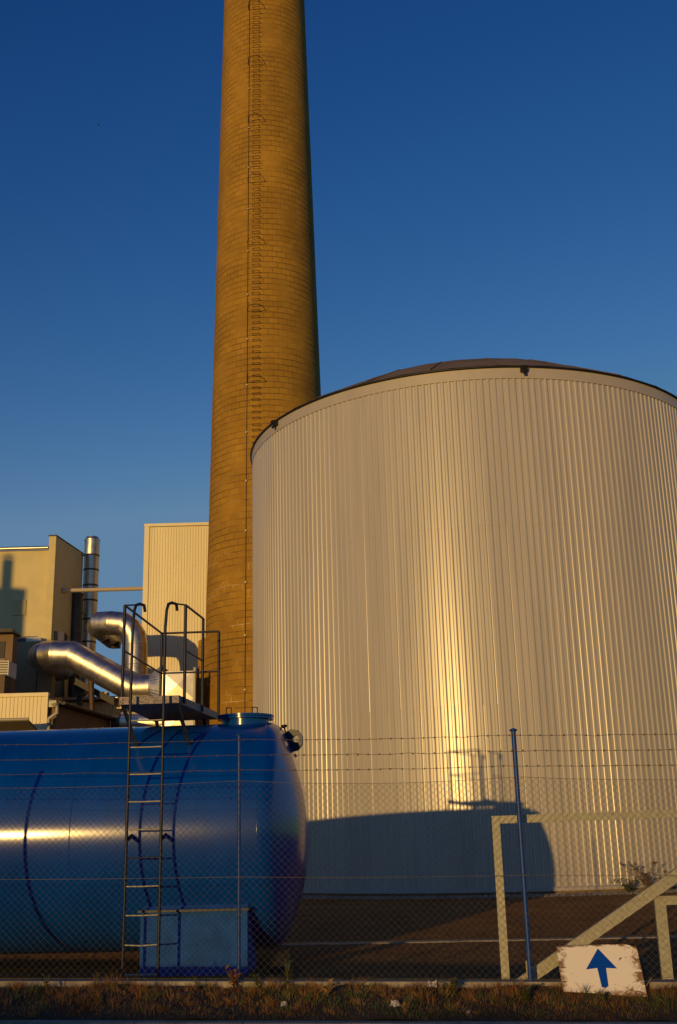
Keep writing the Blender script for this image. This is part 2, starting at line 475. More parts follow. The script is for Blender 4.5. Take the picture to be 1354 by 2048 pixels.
vb = MB(); vxs = [-40, -20, -12, -9] + [-8 + 0.16 * i for i in range(101)] + [9, 12, 20, 40]
rows = 14
n = len(vxs)
vb.add([(x, 11.185 + (fy(max(-12, min(12, x))) - 0.05 - 11.185) * j / rows, verge_z(x, 11.185 + (fy(max(-12, min(12, x))) - 0.05 - 11.185) * j / rows)) for j in range(rows + 1) for x in vxs],
       [(j * n + i, j * n + i + 1, (j + 1) * n + i + 1, (j + 1) * n + i) for j in range(rows) for i in range(n - 1)], 0, True)
struct(vb.build('verge', M['soil'], loc=(0, 11.7, 0)))

# concrete kerb under the fence, cast in lengths
fk = MB()
for i in range(-8, 9):
    xa, xb = i * 1.5 + 0.004, i * 1.5 + 1.496
    fk.hexa([(xa, fy(xa) - 0.06, -0.3), (xb, fy(xb) - 0.06, -0.3), (xb, fy(xb) + 0.09, -0.3), (xa, fy(xa) + 0.09, -0.3),
             (xa, fy(xa) - 0.06, fz(xa)), (xb, fy(xb) - 0.06, fz(xb)), (xb, fy(xb) + 0.09, fz(xb)), (xa, fy(xa) + 0.09, fz(xa))])
tag(fk.build('fence_kerb', M['concrete']), 'low weathered concrete kerb running under the chain link fence', 'kerb')

# grass on the verge: blades of its own, one mass
gb = MB()
rnd = random.Random(3)
def blade(x, y, h, w, lx, ly, mi):
    z = verge_z(x, y) - 0.004
    a = rnd.uniform(0, 2 * PI); dx, dy = math.cos(a) * w, math.sin(a) * w
    gb.add([(x - dx, y - dy, z), (x + dx, y + dy, z), (x + lx * .4 + dx * .8, y + ly * .4 + dy * .8, z + h * .6), (x + lx * .4 - dx * .8, y + ly * .4 - dy * .8, z + h * .6), (x + lx, y + ly, z + h)],
           [(0, 1, 2, 3), (3, 2, 4)], mi)
def ytop(x): return fy(x) - 0.068
for i in range(15000):                       # short sward
    x = rnd.uniform(-5.2, 5.0); y = 11.2 + (ytop(x) - 11.2) * rnd.random()
    h = rnd.uniform(0.015, 0.045)
    g = 0.5 + 0.5 * math.sin(1.3 * x + 2.0 + 1.3 * math.sin(3.2 * y + x))
    pr = rnd.random()
    blade(x, y, h, rnd.uniform(.0015, .003), rnd.gauss(0, .5) * h, rnd.gauss(0, .5) * h, 2 if pr < .3 + .6 * g else 0)
for c_ in range(520):                        # tufts, each with its own colour, height and lean
    x0 = rnd.uniform(-5.2, 5.0); t = rnd.random() ** 0.75; y0 = 11.22 + (ytop(x0) - 11.22) * t
    rad = rnd.uniform(.02, .11); hm = rnd.uniform(.04, .10) * (1.0 + .5 * t) * (1.5 if rnd.random() < .12 else 1)
    g = 0.5 + 0.5 * math.sin(1.3 * x0 + 2.0 + 1.3 * math.sin(3.2 * y0 + x0)); k_ = rnd.random()
    mi = 2 if k_ < .22 + .5 * g * (1.15 - t) else (1 if k_ > .86 else 0)
    lnx, lny = rnd.gauss(0, .35), rnd.gauss(0, .3)
    for j in range(int(14 + 260 * rad)):
        a = rnd.uniform(0, 2 * PI); q = rad * math.sqrt(rnd.random()); x, y = x0 + q * math.cos(a), y0 + q * math.sin(a)
        if y > ytop(x) or y < 11.19: continue
        h = hm * rnd.uniform(.45, 1.1) * (1 - .5 * (q / rad) ** 2)
        blade(x, y, h, rnd.uniform(.0012, .0028), h * (lnx + rnd.gauss(0, .3) + .5 * math.cos(a) * q / rad), h * (lny + rnd.gauss(0, .3) + .5 * math.sin(a) * q / rad), mi if rnd.random() < .85 else rnd.choice((0, 1, 2)))
struct(gb.build('grass', [M['grass_dry'], M['grass_tan'], M['grass_green']], loc=(0, 11.7, 0.1)), 'stuff')

# unseen bank added behind the camera, its top shaped to shade the verge
hb = MB(); hx = [-160 + 4 * i for i in range(26)] + [-58 + i for i in range(78)] + [20 + 4 * i for i in range(26)]
prof = [(-62, -0.3), (-50, 1.6), (-40, 2.55), (-33, 2.72), (-28, 2.55), (-22, 1.2), (-16, -0.3)]
n = len(hx)
hb.add([(x, y, z if z < 0 else z + 0.27 - 0.36 / (1 + math.exp(-(x + 17.5) * 1.0)) + 0.04 * math.sin(0.31 * x) + 0.04 * math.sin(0.83 * x + 1) + rnd.gauss(0, .03)) for y, z in prof for x in hx],
       [(j * n + i, j * n + i + 1, (j + 1) * n + i + 1, (j + 1) * n + i) for j in range(len(prof) - 1) for i in range(n - 1)], 0, True)
struct(hb.build('unseen_shade_bank', M['soil'], loc=(0, -33, 0)))

# gravel strip round the silo
SC = Vector((5.061, 39.58)); SR = 8.253; SZ0 = 0.28; SZ1 = 15.57
gp = MB()
gp.lathe(SC, [(SR - 0.5, 0.19), (SR + 0.55, 0.195), (SR + 1.15, 0.188)], 96)
for i in range(5200):
    a = rnd.uniform(PI + 0.15, 2 * PI - 0.15); r = SR + rnd.uniform(0.0, 1.25)
    s = rnd.uniform(0.018, 0.06)
    c = Vector((SC.x + r * math.cos(a), SC.y + r * math.sin(a), 0.19 + s * 0.3))
    vs = [c + Vector((rnd.uniform(.6, 1) * s * d[0], rnd.uniform(.6, 1) * s * d[1], rnd.uniform(.5, .9) * s * d[2])) for d in ((1, 0, 0), (0, 1, 0), (-1, 0, 0), (0, -1, 0), (0, 0, 1), (0, 0, -1))]
    gp.add(vs, [(0, 1, 4), (1, 2, 4), (2, 3, 4), (3, 0, 4), (1, 0, 5), (2, 1, 5), (3, 2, 5), (0, 3, 5)])
struct(gp.build('gravel', M['stone'], loc=(SC.x, SC.y, 0.19)), 'stuff')

# drain across the yard
d0 = thing('drain_channel', 'narrow drainage channel crossing the asphalt between the blue tank and the silo', 'drain', (2, 19.8, 0))
def dyl(x): return 19.92 - 0.059 * x
q = MB(); q.hexa([(-9, dyl(-9) - .16, 0.0), (14, dyl(14) - .16, 0.0), (14, dyl(14) + .16, 0.0), (-9, dyl(-9) + .16, 0.0), (-9, dyl(-9) - .16, 0.024), (14, dyl(14) - .16, 0.024), (14, dyl(14) + .16, 0.026), (-9, dyl(-9) + .16, 0.026)])
q.build('channel_edge', M['concrete'], d0)
q = MB()
for i in range(230):
    x = -9 + 0.1 * i
    q.box((x + .008, dyl(x) - .02, 0.015), (x + .092, dyl(x) + .12, 0.031))
q.build('grate', M['black'], d0)

# ------------------------------------------------------------------ silo
si = thing('storage_silo', 'huge round silo clad in light grey ribbed metal sheets with a low brown roof', 'silo', (SC.x, SC.y, 0.18))
NR = 258
rs = random.Random(11)
shift = [rs.gauss(0, 0.0007) for _ in range(NR)]
tilt = [rs.gauss(0, 0.004) for _ in range(NR)]
sheet_j = [rs.gauss(0, 0.003) for _ in range(NR)]


def silo_tier(z0, z1, dr, seed):
    r2 = random.Random(seed)
    jt = [r2.gauss(0, 0.0006) for _ in range(NR)]
    b = MB(); pts = []
    p = 2 * PI / NR; dep = 0.029
    for k in range(NR):
        a = k * p
        out = SR + dr + shift[k] + jt[k]
        if k % 5 == 0: out += 0.0025
        for fr, rad in ((0.0, out - dep), (0.335, out - dep), (0.385, out - .0115), (0.475, out + tilt[k] * .12), (0.76, out), (0.875, out - .0150 + tilt[k] * .1), (0.935, out - dep)):
            pts.append((a + fr * p, rad))
    n = len(pts)
    for z in (z0, z1):
        for a, r in pts:
            b.v.append((SC.x + r * math.cos(a), SC.y + r * math.sin(a), z))
    for i in range(n):
        b.f.append((i, (i + 1) % n, n + (i + 1) % n, n + i)); b.mi.append(0); b.sm.append(False)
    return b


cl = MB()
for z0, z1, dr, sdv in ((SZ0 + 0.08, 5.34, 0.0, 1), (5.30, 10.58, 0.0035, 2), (10.54, SZ1 - 0.30, 0.007, 3)):
    t_ = silo_tier(z0, z1, dr, sdv)
    o_ = len(cl.v); cl.v += t_.v; cl.f += [tuple(i + o_ for i in f) for f in t_.f]; cl.mi += t_.mi; cl.sm += t_.sm
cl.build('cladding', M['clad'], si)
sc_ = MB(); rsc = random.Random(5)
for zz in (SZ0 + .35, 5.20, 10.44, SZ1 - .75):
    for k in range(NR):
        if rsc.random() < .45: continue
        a = (k + .64) * 2 * PI / NR
        if not PI < a < 2 * PI: continue
        e_ = Vector((math.cos(a), math.sin(a), 0)); p_ = Vector((SC.x, SC.y, zz + rsc.gauss(0, .02))) + e_ * (SR + .004)
        sc_.tube([p_, p_ + e_ * .012], [.016, .010], 6)
M['screw'] = mat('screw heads', (0.5, 0.46, 0.40), 0.3, 0.6)
sc_.build('screw_heads', M['screw'], si)
MB().lathe(SC, [(SR - 0.06, SZ1 - 0.36), (SR + 0.022, SZ1 - 0.36), (SR + 0.026, SZ1 - 0.02), (SR - 0.05, SZ1 - 0.02)], 258, split=True).build('rim_band', M['clad_trim'], si)
MB().lathe(SC, [(SR - 0.05, SZ0), (SR + 0.045, SZ0), (SR + 0.045, SZ0 + 0.075), (SR + 0.0, SZ0 + 0.11)], 258, split=True).build('base_flashing', M['clad_trim'], si)
MB().lathe(SC, [(SR - 0.10, 0.0), (SR - 0.10, SZ0 + 0.02)], 128).build('foundation', M['render_brown'], si)
MB().lathe(SC, [(SR + 0.02, SZ1 - 0.018), (SR + 0.085, SZ1 - 0.012), (SR + 0.095, SZ1 + 0.03), (SR + 0.05, SZ1 + 0.045)], 180).build('gutter', M['black'], si)
rf = MB(); rf.lathe(SC, [(SR + 0.09, SZ1 + 0.05), (SR - 0.15, SZ1 + 0.17), (SR - 2.5, SZ1 + 1.48), (3.4, SZ1 + 1.9), (0.01, SZ1 + 2.1)], 36, smooth=True)
# standing edges between the roof sheets
for k in range(24):
    a = 2 * PI * k / 24
    rf.tube([(SC.x + r_ * math.cos(a), SC.y + r_ * math.sin(a), SZ1 + z_) for r_, z_ in ((SR - 0.1, 0.17), (SR - 2.5, 1.48), (3.4, 1.9), (0.3, 2.09))], 0.018, 5)
rf.build('roof', M['roof'], si)
for px, py in ((1048, 738), (549, 846)):
    a = None
    # on the rim, in the direction of the pixel
    d = ray(px, py); best = None
    for i in range(3600):
        aa = PI + PI * i / 3600
        q = Vector((SC.x + (SR + .12) * math.cos(aa), SC.y + (SR + .12) * math.sin(aa)))
        e = abs(q.x * d.y - q.y * d.x)
        if best is None or e < best[0]: best = (e, aa)
    aa = best[1]; e_ = Vector((math.cos(aa), math.sin(aa), 0)); s_ = Vector((-e_.y, e_.x, 0)); c_ = Vector((SC.x, SC.y, SZ1 - 0.08)) + e_ * (SR + 0.02)
    fb = MB()
    pts = [c_ + s_ * u + e_ * w + Vector((0, 0, z)) for z, wb_ in ((-.10, .12), (.06, .22)) for u, w in ((-.10, 0), (.10, 0), (.10, wb_), (-.10, wb_))]
    fb.hexa(pts)
    fb.tube([c_ + e_ * .14 + Vector((0, 0, -.10)), c_ + e_ * .17 + Vector((0, 0, -.19))], 0.055, 10)
    fb.build('rim_fitting', M['black'], si)

# ------------------------------------------------------------------ chimney
CC = Vector((-3.624, 54.0)); CR0 = 3.318; CS = 0.019
chm = thing('factory_chimney', 'very tall tapering ochre block chimney with step irons up its face', 'chimney', (CC.x, CC.y, 0.18))
cb = MB(); cb.uv = []
NA = 128; zl = [0.1 + i * 1.0 for i in range(73)]
for z in zl:
    r = CR0 - CS * z
    for j in range(NA + 1):
        a = PI / 2 + 2 * PI * j / NA
        cb.v.append((CC.x + r * math.cos(a), CC.y + r * math.sin(a), z)); cb.uv.append((2 * PI * 2.95 * j / NA, z))
for i in range(len(zl) - 1):
    for j in range(NA):
        a_ = i * (NA + 1) + j
        cb.f.append((a_, a_ + 1, a_ + NA + 2, a_ + NA + 1)); cb.mi.append(0); cb.sm.append(True)
cb.build('shaft', M['brick'], chm)
RA = -PI / 2 - 0.115    # direction of the ladder line
def chp(z, da=0.0, out=0.0):
    r = CR0 - CS * z + out
    return Vector((CC.x + r * math.cos(RA + da), CC.y + r * math.sin(RA + da), z))
tn = Vector((-math.sin(RA), math.cos(RA), 0)); on = Vector((math.cos(RA), math.sin(RA), 0))
zb_ = 20.0; b0 = chp(zb_)
rg = MB().tube([b0 - tn * .19 - on * .05, b0 - tn * .19 + on * .20, b0 + tn * .19 + on * .20, b0 + tn * .19 - on * .05], 0.016, 6)
rung0 = rg.build('step_iron', M['rust'], chm)
loc0 = Vector((0, 0, 0))
for k in range(-1, 95):
    z = zb_ + 0.33 * k
    if k == 0: continue
    p_ = chp(z) - b0
    copy_part(rung0, chm, (p_.x + rnd.gauss(0, .012), p_.y, p_.z + rnd.gauss(0, .012)))
hz0 = 24.0; h0 = chp(hz0)
hp = []
for i in range(13):
    a = PI * i / 12
    hp.append(h0 + tn * (-.46 * math.cos(a)) + on * (0.0 + .72 * math.sin(a)) + Vector((0, 0, 0.0)))
hb_ = MB().tube([h0 - tn * .46 - on * .05] + hp + [h0 + tn * .46 - on * .05], 0.017, 6)
hb_.tube([h0 - tn * .46 - on * .03, h0 - tn * .46 + on * .02 + Vector((0, 0, .55))], 0.014, 6)
hoop0 = hb_.build('safety_hoop', M['rust'], chm)
for z in (28.0, 31.9, 35.7, 39.5, 43.3, 47.1):
    p_ = chp(z) - h0; copy_part(hoop0, chm, p_)
MB().tube([chp(z, -0.17, 0.05 + 0.012 * math.sin(z * 2.1)) for z in [0.5 + 1.4 * i for i in range(45)]], 0.014, 6).build('lightning_cable', M['cable'], chm)
c0 = chp(6.0, -0.17, 0.03)
clip0 = MB().tube([c0 - on * .06, c0 + on * .06], 0.05, 8).build('cable_clip', M['galv'], chm)
for i in range(1, 15):
    z = 6.0 + 2.55 * i; p_ = chp(z, -0.17, 0.03) - c0; copy_part(clip0, chm, p_)
fbx = MB()
x0 = P(397, 1330, 53.4).x; zt = P(404, 1283, 53.4).z
fbx.hexa([(x0, 53.2, 0.1), (x0 + 1.2, 53.2, 0.1), (x0 + 1.2, 55, 0.1), (x0, 55, 0.1), (x0, 53.2, zt), (x0 + 1.2, 53.2, zt + .55), (x0 + 1.2, 55, zt + .55), (x0, 55, zt)])
fbx.uv = [(v[0] * 1.0, v[2]) for v in fbx.v]
fbx.build('flue_base', M['brick'], chm)

# ------------------------------------------------------------------ blue tank
TH = R(2.9); TX, TY, TZ, TR = -1.128, 17.0, 1.803, 1.60
ua = Vector((math.cos(TH), -math.sin(TH), 0)); va = Vector((-math.sin(TH), -math.cos(TH), 0))
def T(u, v, z): return Vector((TX, TY, 0)) + ua * u + va * v + Vector((0, 0, z))
tk = thing('storage_tank', 'long horizontal blue steel tank with rounded end, ladder and platform', 'tank', T(-3, 0, 0))
LEN = 9.2; HD = 0.68
pr = []
RK, RC = 0.15 * TR, 2.0 * TR            # dished head: knuckle and crown radii
KA = math.asin((TR - RK) / (RC - RK)); UC = RC - (RC - RK) * math.cos(KA)
HP = [(UC - RC * (1 - math.cos(KA * i / 12)), max(0.002, RC * math.sin(KA * i / 12))) for i in range(13)]
HP += [(RK * math.cos(KA + (PI / 2 - KA) * i / 9), TR - RK + RK * math.sin(KA + (PI / 2 - KA) * i / 9)) for i in range(1, 10)]
for du, rr in HP: pr.append((-LEN - du, rr))
pr += [(-LEN + LEN * i / 12, TR) for i in range(1, 12)]
for du, rr in reversed(HP): pr.append((du, rr))
tb = MB(); NT = 96
vs = [T(u, r * math.cos(2 * PI * j / NT), TZ + r * math.sin(2 * PI * j / NT)) for u, r in pr for j in range(NT)]
tb.add(vs, [(i * NT + j, i * NT + (j + 1) % NT, (i + 1) * NT + (j + 1) % NT, (i + 1) * NT + j) for i in range(len(pr) - 1) for j in range(NT)], 0, True)
tb.build('shell', M['blue'], tk)
for u in (0.0, -2.55, -5.1, -7.6):
    wv = MB(); ring = []
    for du, rr in ((-.010, TR - .002), (-.004, TR + .005), (.004, TR + .005), (.010, TR - .002)):
        ring += [T(u + du, rr * math.cos(2 * PI * j / NT), TZ + rr * math.sin(2 * PI * j / NT)) for j in range(NT)]
    wv.add(ring, [(i * NT + j, i * NT + (j + 1) % NT, (i + 1) * NT + (j + 1) % NT, (i + 1) * NT + j) for i in range(3) for j in range(NT)], 0, True)
    wv.build('weld_seam', M['blue'], tk)
# saddles
def saddle(u0, u1):
    sb = MB(); z1 = 0.80
    pts = [(1.42, 0.0), (1.42, z1)]
    for i in range(13):
        v = 1.30 - 0.80 * i / 12
        pts.append((v, TZ - math.sqrt(max(0.0, (TR - .004) ** 2 - v * v))))
    pts += [(0.48, 0.0)]
    # split into strips so that the concave outline stays clean
    top = pts[1:-1]
    for (va_, za_), (vb_, zb2) in zip(top[:-1], top[1:]):
        if abs(va_ - vb_) < 1e-4: continue
        sb.hexa([T(u0, va_, 0), T(u1, va_, 0), T(u1, vb_, 0), T(u0, vb_, 0), T(u0, va_, za_), T(u1, va_, za_), T(u1, vb_, zb2), T(u0, vb_, zb2)])
    return sb
u_l = (P(278, 1880, 15.6) - Vector((TX, TY, 0))).dot(ua); u_r = (P(495, 1880, 15.6) - Vector((TX, TY, 0))).dot(ua)
sd1 = saddle(u_l, u_r).build('saddle', M['blue_matt'], tk)
fl = MB(); z1 = .80
fl.hexa([T(u_l - .03, 1.47, z1 + .002), T(u_r + .03, 1.47, z1 + .002), T(u_r + .03, 1.22, z1 + .002), T(u_l - .03, 1.22, z1 + .002), T(u_l - .03, 1.47, z1 + .03), T(u_r + .03, 1.47, z1 + .03), T(u_r + .03, 1.22, z1 + .03), T(u_l - .03, 1.22, z1 + .03)])
fl.build('saddle_flange', M['steel_blue'], sd1)
saddle(u_l - 6.0, u_r - 6.0).build('saddle', M['blue_matt'], tk)
# manhole
mc = T(-0.37, 0.0, 0); mz = 3.53
mh = MB().lathe((mc.x, mc.y), [(0.36, TZ + TR - .25), (0.36, mz - .07)], 40).lathe((mc.x, mc.y), [(0.36, mz - .072), (0.425, mz - .07), (0.425, mz - .042), (0.36, mz - .04)], 40, split=True)
mho = mh.build('manhole_neck', M['blue'], tk)
MB().lathe((mc.x, mc.y), [(0.30, mz - .038), (0.435, mz - .036), (0.435, mz - .006), (0.30, mz + .012), (0.01, mz + .03)], 40, split=True).build('lid', M['blue'], mho)
for px in (457, 509):
    c = P(px, 1424, TY - .2); c.z = mz
    MB().tube([c + Vector((-.035, 0, 0)), c + Vector((-.035, 0, .10)), c + Vector((.04, .02, .095)), c + Vector((.04, .02, 0))], 0.008, 6).build('lid_handle', M['steel_blue'], mho)
# lifting lug on the head
def disc_plate(c, e1, e2, nrm, r, th, holes, seg=28):
    b = MB()
    # plate with round holes cut by polar strips: outer ring drawn as grid with holes left open
    import mathutils.geometry as mg
    outer = [(r * math.cos(2 * PI * k / 9 + .35), r * 1.08 * math.sin(2 * PI * k / 9 + .35)) for k in range(9)]
    loops = [[Vector((x, y, 0)) for x, y in outer]]
    for hx, hy, hr in holes:
        loops.append([Vector((hx + hr * math.cos(-2 * PI * k / 14), hy + hr * math.sin(-2 * PI * k / 14), 0)) for k in range(14)])
    tris = mg.tessellate_polygon(loops)
    flat = [p for l in loops for p in l]
    A = [c + e1 * p.x + e2 * p.y + nrm * (th / 2) for p in flat]; B = [c + e1 * p.x + e2 * p.y - nrm * (th / 2) for p in flat]
    k = len(flat)
    b.add(A + B, [tuple(t) for t in tris] + [tuple(reversed([i + k for i in t])) for t in tris])
    o = 0
    for l in loops:
        nn = len(l)
        b.add([A[o + i] for i in range(nn)] + [B[o + i] for i in range(nn)], [(i, (i + 1) % nn, nn + (i + 1) % nn, nn + i) for i in range(nn)], 1)
        o += nn
    return b
lc = P(586, 1481, 17.0)
nl = (va * 0.97 + ua * -0.2).normalized(); e1 = nl.cross(Vector((0, 0, 1))).normalized() * -1
lug = disc_plate(lc, e1, Vector((0, 0, 1)), nl, 0.16, 0.06, [(0.05, 0.02, 0.052), (-0.08, -0.05, 0.036)]).build('lifting_lug', [M['navy_bar'], M['galv']], tk)
kn = MB(); k0 = P(572, 1466, 17.0); k1 = P(569, 1456, 17.0)
kn.tube([k0, k1], 0.012, 6)
kn.tube([k1 + Vector((-.0, 0, 0)), P(568.5, 1454.5, 17.0), P(568, 1450, 17.0)], [0.015, 0.045, 0.05], 12)
k2 = P(590, 1508, 17.0); k3 = P(593, 1514, 17.0)
kn.tube([k2, k3], 0.014, 6)
kn.build('lug_pin', M['steel_blue'], lug)

# ladder
LV = 1.90
def tu(px, py, v):   # u of a pixel on the vertical plane at distance v before the axis
    d = ray(px, py); o_ = Vector((TX, TY, 0)); n_ = va
    t = ((o_ + va * v) - CAM).dot(n_) / d.dot(n_)
    return (CAM + d * t - o_).dot(ua)
ul, ur = tu(252.5, 1690, LV), tu(321.5, 1690, LV)
lad = bpy.data.objects.new('ladder', None)
zt = 4.93
lo = MB().tube([T(ul, LV, 0.0), T(ul, LV, 1.0), T(ul, LV, 2.0), T(ul, LV, 3.0)], 0.022, 8)
zlr = [0.08 + 0.357 * k for k in range(10)]
stiles = []
for u in (ul, ur):
    gl = [T(u, LV, 0.0), T(u, LV, 4.55), T(u + .015, LV - .0, zt - .12), T(u + .03, LV - .03, zt - .03), T(u + .07, LV - .08, zt + .0), T(u + .12, LV - .14, zt - .01), T(u + .13, LV - .17, zt - .10)]
    stiles.append(gl)
st0 = MB().tube(stiles[0], 0.021, 8).build('ladder', M['steel_blue'], tk)    # the first stile carries the rest of the ladder
MB().tube(stiles[1], 0.021, 8).build('stile', M['steel_blue'], st0)
for k, z in enumerate(zlr):
    MB().tube([T(ul, LV, z), T((ul + ur) / 2, LV, z - (.012 if k == 1 else .003)), T(ur, LV, z)], 0.010, 8).build('rung', M['galv'] if k != 4 else M['steel_blue'], st0)
for u in (ul, ur):
    MB().hexa([T(u - .006, LV, 1.70), T(u + .006, LV, 1.70), T(u + .006, TR - .02, 1.76), T(u - .006, TR - .02, 1.76), T(u - .006, LV, 1.76), T(u + .006, LV, 1.76), T(u + .006, TR - .02, 1.82), T(u - .006, TR - .02, 1.82)]).build('standoff_bracket', M['steel_blue'], st0)

# platform
PF, PB = 1.72, -0.55
pul, pur = tu(240, 1400, PF), tu(357, 1400, PF)
zp = 3.545
def prr(v): return pur + 0.20 * (PF - v) / (PF - PB)
pd = MB().hexa([T(pul, PF, zp), T(pur, PF, zp), T(prr(PB), PB, zp), T(pul, PB, zp), T(pul, PF, zp + .03), T(pur, PF, zp + .03), T(prr(PB), PB, zp + .03), T(pul, PB, zp + .03)]).build('platform', M['grating'], tk)
te = MB()
te.hexa([T(pul - .004, PF + .012, zp - .01), T(pur + .004, PF + .012, zp - .01), T(pur + .004, PF + .002, zp - .01), T(pul - .004, PF + .002, zp - .01), T(pul - .004, PF + .012, zp + .095), T(pur + .004, PF + .012, zp + .095), T(pur + .004, PF + .002, zp + .095), T(pul - .004, PF + .002, zp + .095)])
te.build('toe_board', M['grating'], pd)
for u, s in ((pul, -1), (pur, 1)):
    te = MB(); ua0, ua1 = u + s * .002, u + s * .010; ub = 0.20 if s > 0 else 0.0
    te.hexa([T(ua0, PF, zp - .01), T(ua1, PF, zp - .01), T(ua1 + ub, PB, zp - .01), T(ua0 + ub, PB, zp - .01), T(ua0, PF, zp + .095), T(ua1, PF, zp + .095), T(ua1 + ub, PB, zp + .095), T(ua0 + ub, PB, zp + .095)])
    te.build('toe_board', M['grating'], pd)
for u in (pul + .03, pur - .03):
    for v_, zv, sg in ((PF - .02, 0, 1), (PB + .05, 0, -1)):
        vt = 1.02 * sg if sg > 0 else -0.95
        zs = TZ + math.sqrt(TR * TR - vt * vt) - .02
        a_, b_ = T(u, v_, zp), T(u + .06 * (1 if sg > 0 else 0), vt, zs)
        w_ = ua * .028
        br = MB(); dpt = va * .010
        br.hexa([a_ - w_ - dpt, a_ + w_ - dpt, a_ + w_ + dpt, a_ - w_ + dpt, b_ - w_ - dpt, b_ + w_ - dpt, b_ + w_ + dpt, b_ - w_ + dpt])
        br.build('bracket', M['navy_bar'], pd)
# guard rails
def post(u, v, z0, z1): return MB().tube([T(u, v, z0), T(u, v, z1)], 0.023, 8)
zr = 4.945; zm = 4.30
A_ = (pul + .02, PF - .03); C_ = (pur + .05, PF - .16); B_ = (pul + .08, PB + .03); F_ = (prr(PB) - .01, PB + .03); D_ = (prr(0.55) + .02, 0.55)
gr0 = post(*A_, zp, zr).build('guard_rail', M['steel_blue'], tk)
for q_, z0 in ((B_, zp), (C_, zp), (D_, zp), (F_, zp)):
    post(*q_, z0, zr).build('rail_post', M['steel_blue'], gr0)
def rail(a, b, z, r=0.017, z2=None): return MB().tube([T(*a, z), T(*b, z if z2 is None else z2)], r, 8)
for a, b in ((A_, B_), (C_, D_), (B_, F_)):
    rail(a, b, zr).build('top_rail', M['steel_blue'], gr0)
    rail(a, b, zm, 0.014).build('mid_rail', M['steel_blue'], gr0)
rail(A_, (ul + .1, LV - .12), zr, 0.012, zr - .02).build('top_rail', M['steel_blue'], gr0)
rail(C_, (ur + .1, LV - .12), zr, 0.012, zr - .02).build('top_rail', M['steel_blue'], gr0)

# pale concrete footing at the tank end
pc = PZ(560, 1950, 0.0)
fb = MB(); fb.hexa([(pc.x - .20, pc.y, 0), (pc.x + .14, pc.y, 0), (pc.x + .14, pc.y + .4, 0), (pc.x - .20, pc.y + .4, 0), (pc.x - .03, pc.y + .03, .27), (pc.x + .13, pc.y + .03, .32), (pc.x + .13, pc.y + .36, .32), (pc.x - .03, pc.y + .36, .27)])
M['shaded_concrete'] = mat('concrete with shade in colour', (0.022, 0.024, 0.026), 0.95, var=0.4, spec=0.05, vscale=4)  # shade by the tank is put into this very dark base colour
tag(fb.build('concrete_block', M['shaded_concrete']), 'pale sloping concrete block on the asphalt below the rounded end of the blue tank', 'concrete block')

# ------------------------------------------------------------------ fence
fe = thing('chain_link_fence', 'tall chain link fence with blue posts and three strands of barbed wire', 'fence', (0, fy(0), fz(0)))
FX0, FX1 = -5.9, 5.3
def fp(x, h, d=0.0): return Vector((x, fy(x) + d, fz(x) + h))
HM = 2.03
def sag(x):    # top edge droops a little between posts
    px_ = [-5.5, -1.168, 1.843, 5.2]
    for a, b in zip(px_[:-1], px_[1:]):
        if a <= x <= b:
            t = (x - a) / (b - a); return -0.05 * 4 * t * (1 - t)
    return 0
cw = MB(); hw = 0.0382; rowsN = 54; wr = 0.0021
k = 0; x = FX0
while x < FX1:
    pts = []
    for j in range(rowsN + 1):
        xx = x + (hw if (j + k) % 2 else 0.0)
        f_ = j / rowsN
        hh = 0.02 + (HM - 0.02 + sag(xx)) * f_
        pts.append(fp(xx, hh, (0.002 if (j + k) % 2 else -0.002)))
    # light 4-sided wire
    o = len(cw.v)
    for p_ in pts:
        cw.v += [(p_.x - wr, p_.y, p_.z), (p_.x, p_.y - wr, p_.z), (p_.x + wr, p_.y, p_.z), (p_.x, p_.y + wr, p_.z)]
    for j in range(rowsN):
        for q_ in range(4):
            cw.f.append((o + j * 4 + q_, o + j * 4 + (q_ + 1) % 4, o + j * 4 + 4 + (q_ + 1) % 4, o + j * 4 + 4 + q_)); cw.mi.append(0); cw.sm.append(False)
    x += hw; k += 1
cw.build('mesh_panel', M['wire'], fe)
fxs = [FX0 + 0.2 * i for i in range(57)]
for h, s_ in ((HM + .004, 1), (1.03, 0.25), (0.02, 0)):
    MB().tube([fp(x, h + sag(x) * s_, -0.004) for x in fxs], 0.0024, 5).build('tension_wire', M['wire'], fe)
for h, sd_ in ((2.15, 4), (2.31, 5), (2.475, 6)):
    r5 = random.Random(sd_)
    b = MB(); wv = [(x, h + 0.35 * sag(x) + r5.gauss(0, .004)) for x in fxs]
    b.tube([fp(x, hh) for x, hh in wv], 0.0026, 5)
    x = FX0 + .05
    while x < FX1 - .05:
        hh = h + 0.35 * sag(x)
        for s in range(2):
            a = r5.uniform(0, PI)
            dv = Vector((r5.uniform(-.008, .008), math.cos(a) * .014, math.sin(a) * .014))
            b.tube([fp(x, hh) - dv, fp(x, hh) + dv], 0.0022, 4)
        b.tube([fp(x - .010, hh), fp(x + .010, hh)], 0.0055, 5)
        x += 0.118 + r5.gauss(0, .006)
    b.build('barbed_wire', M['barb'], fe)
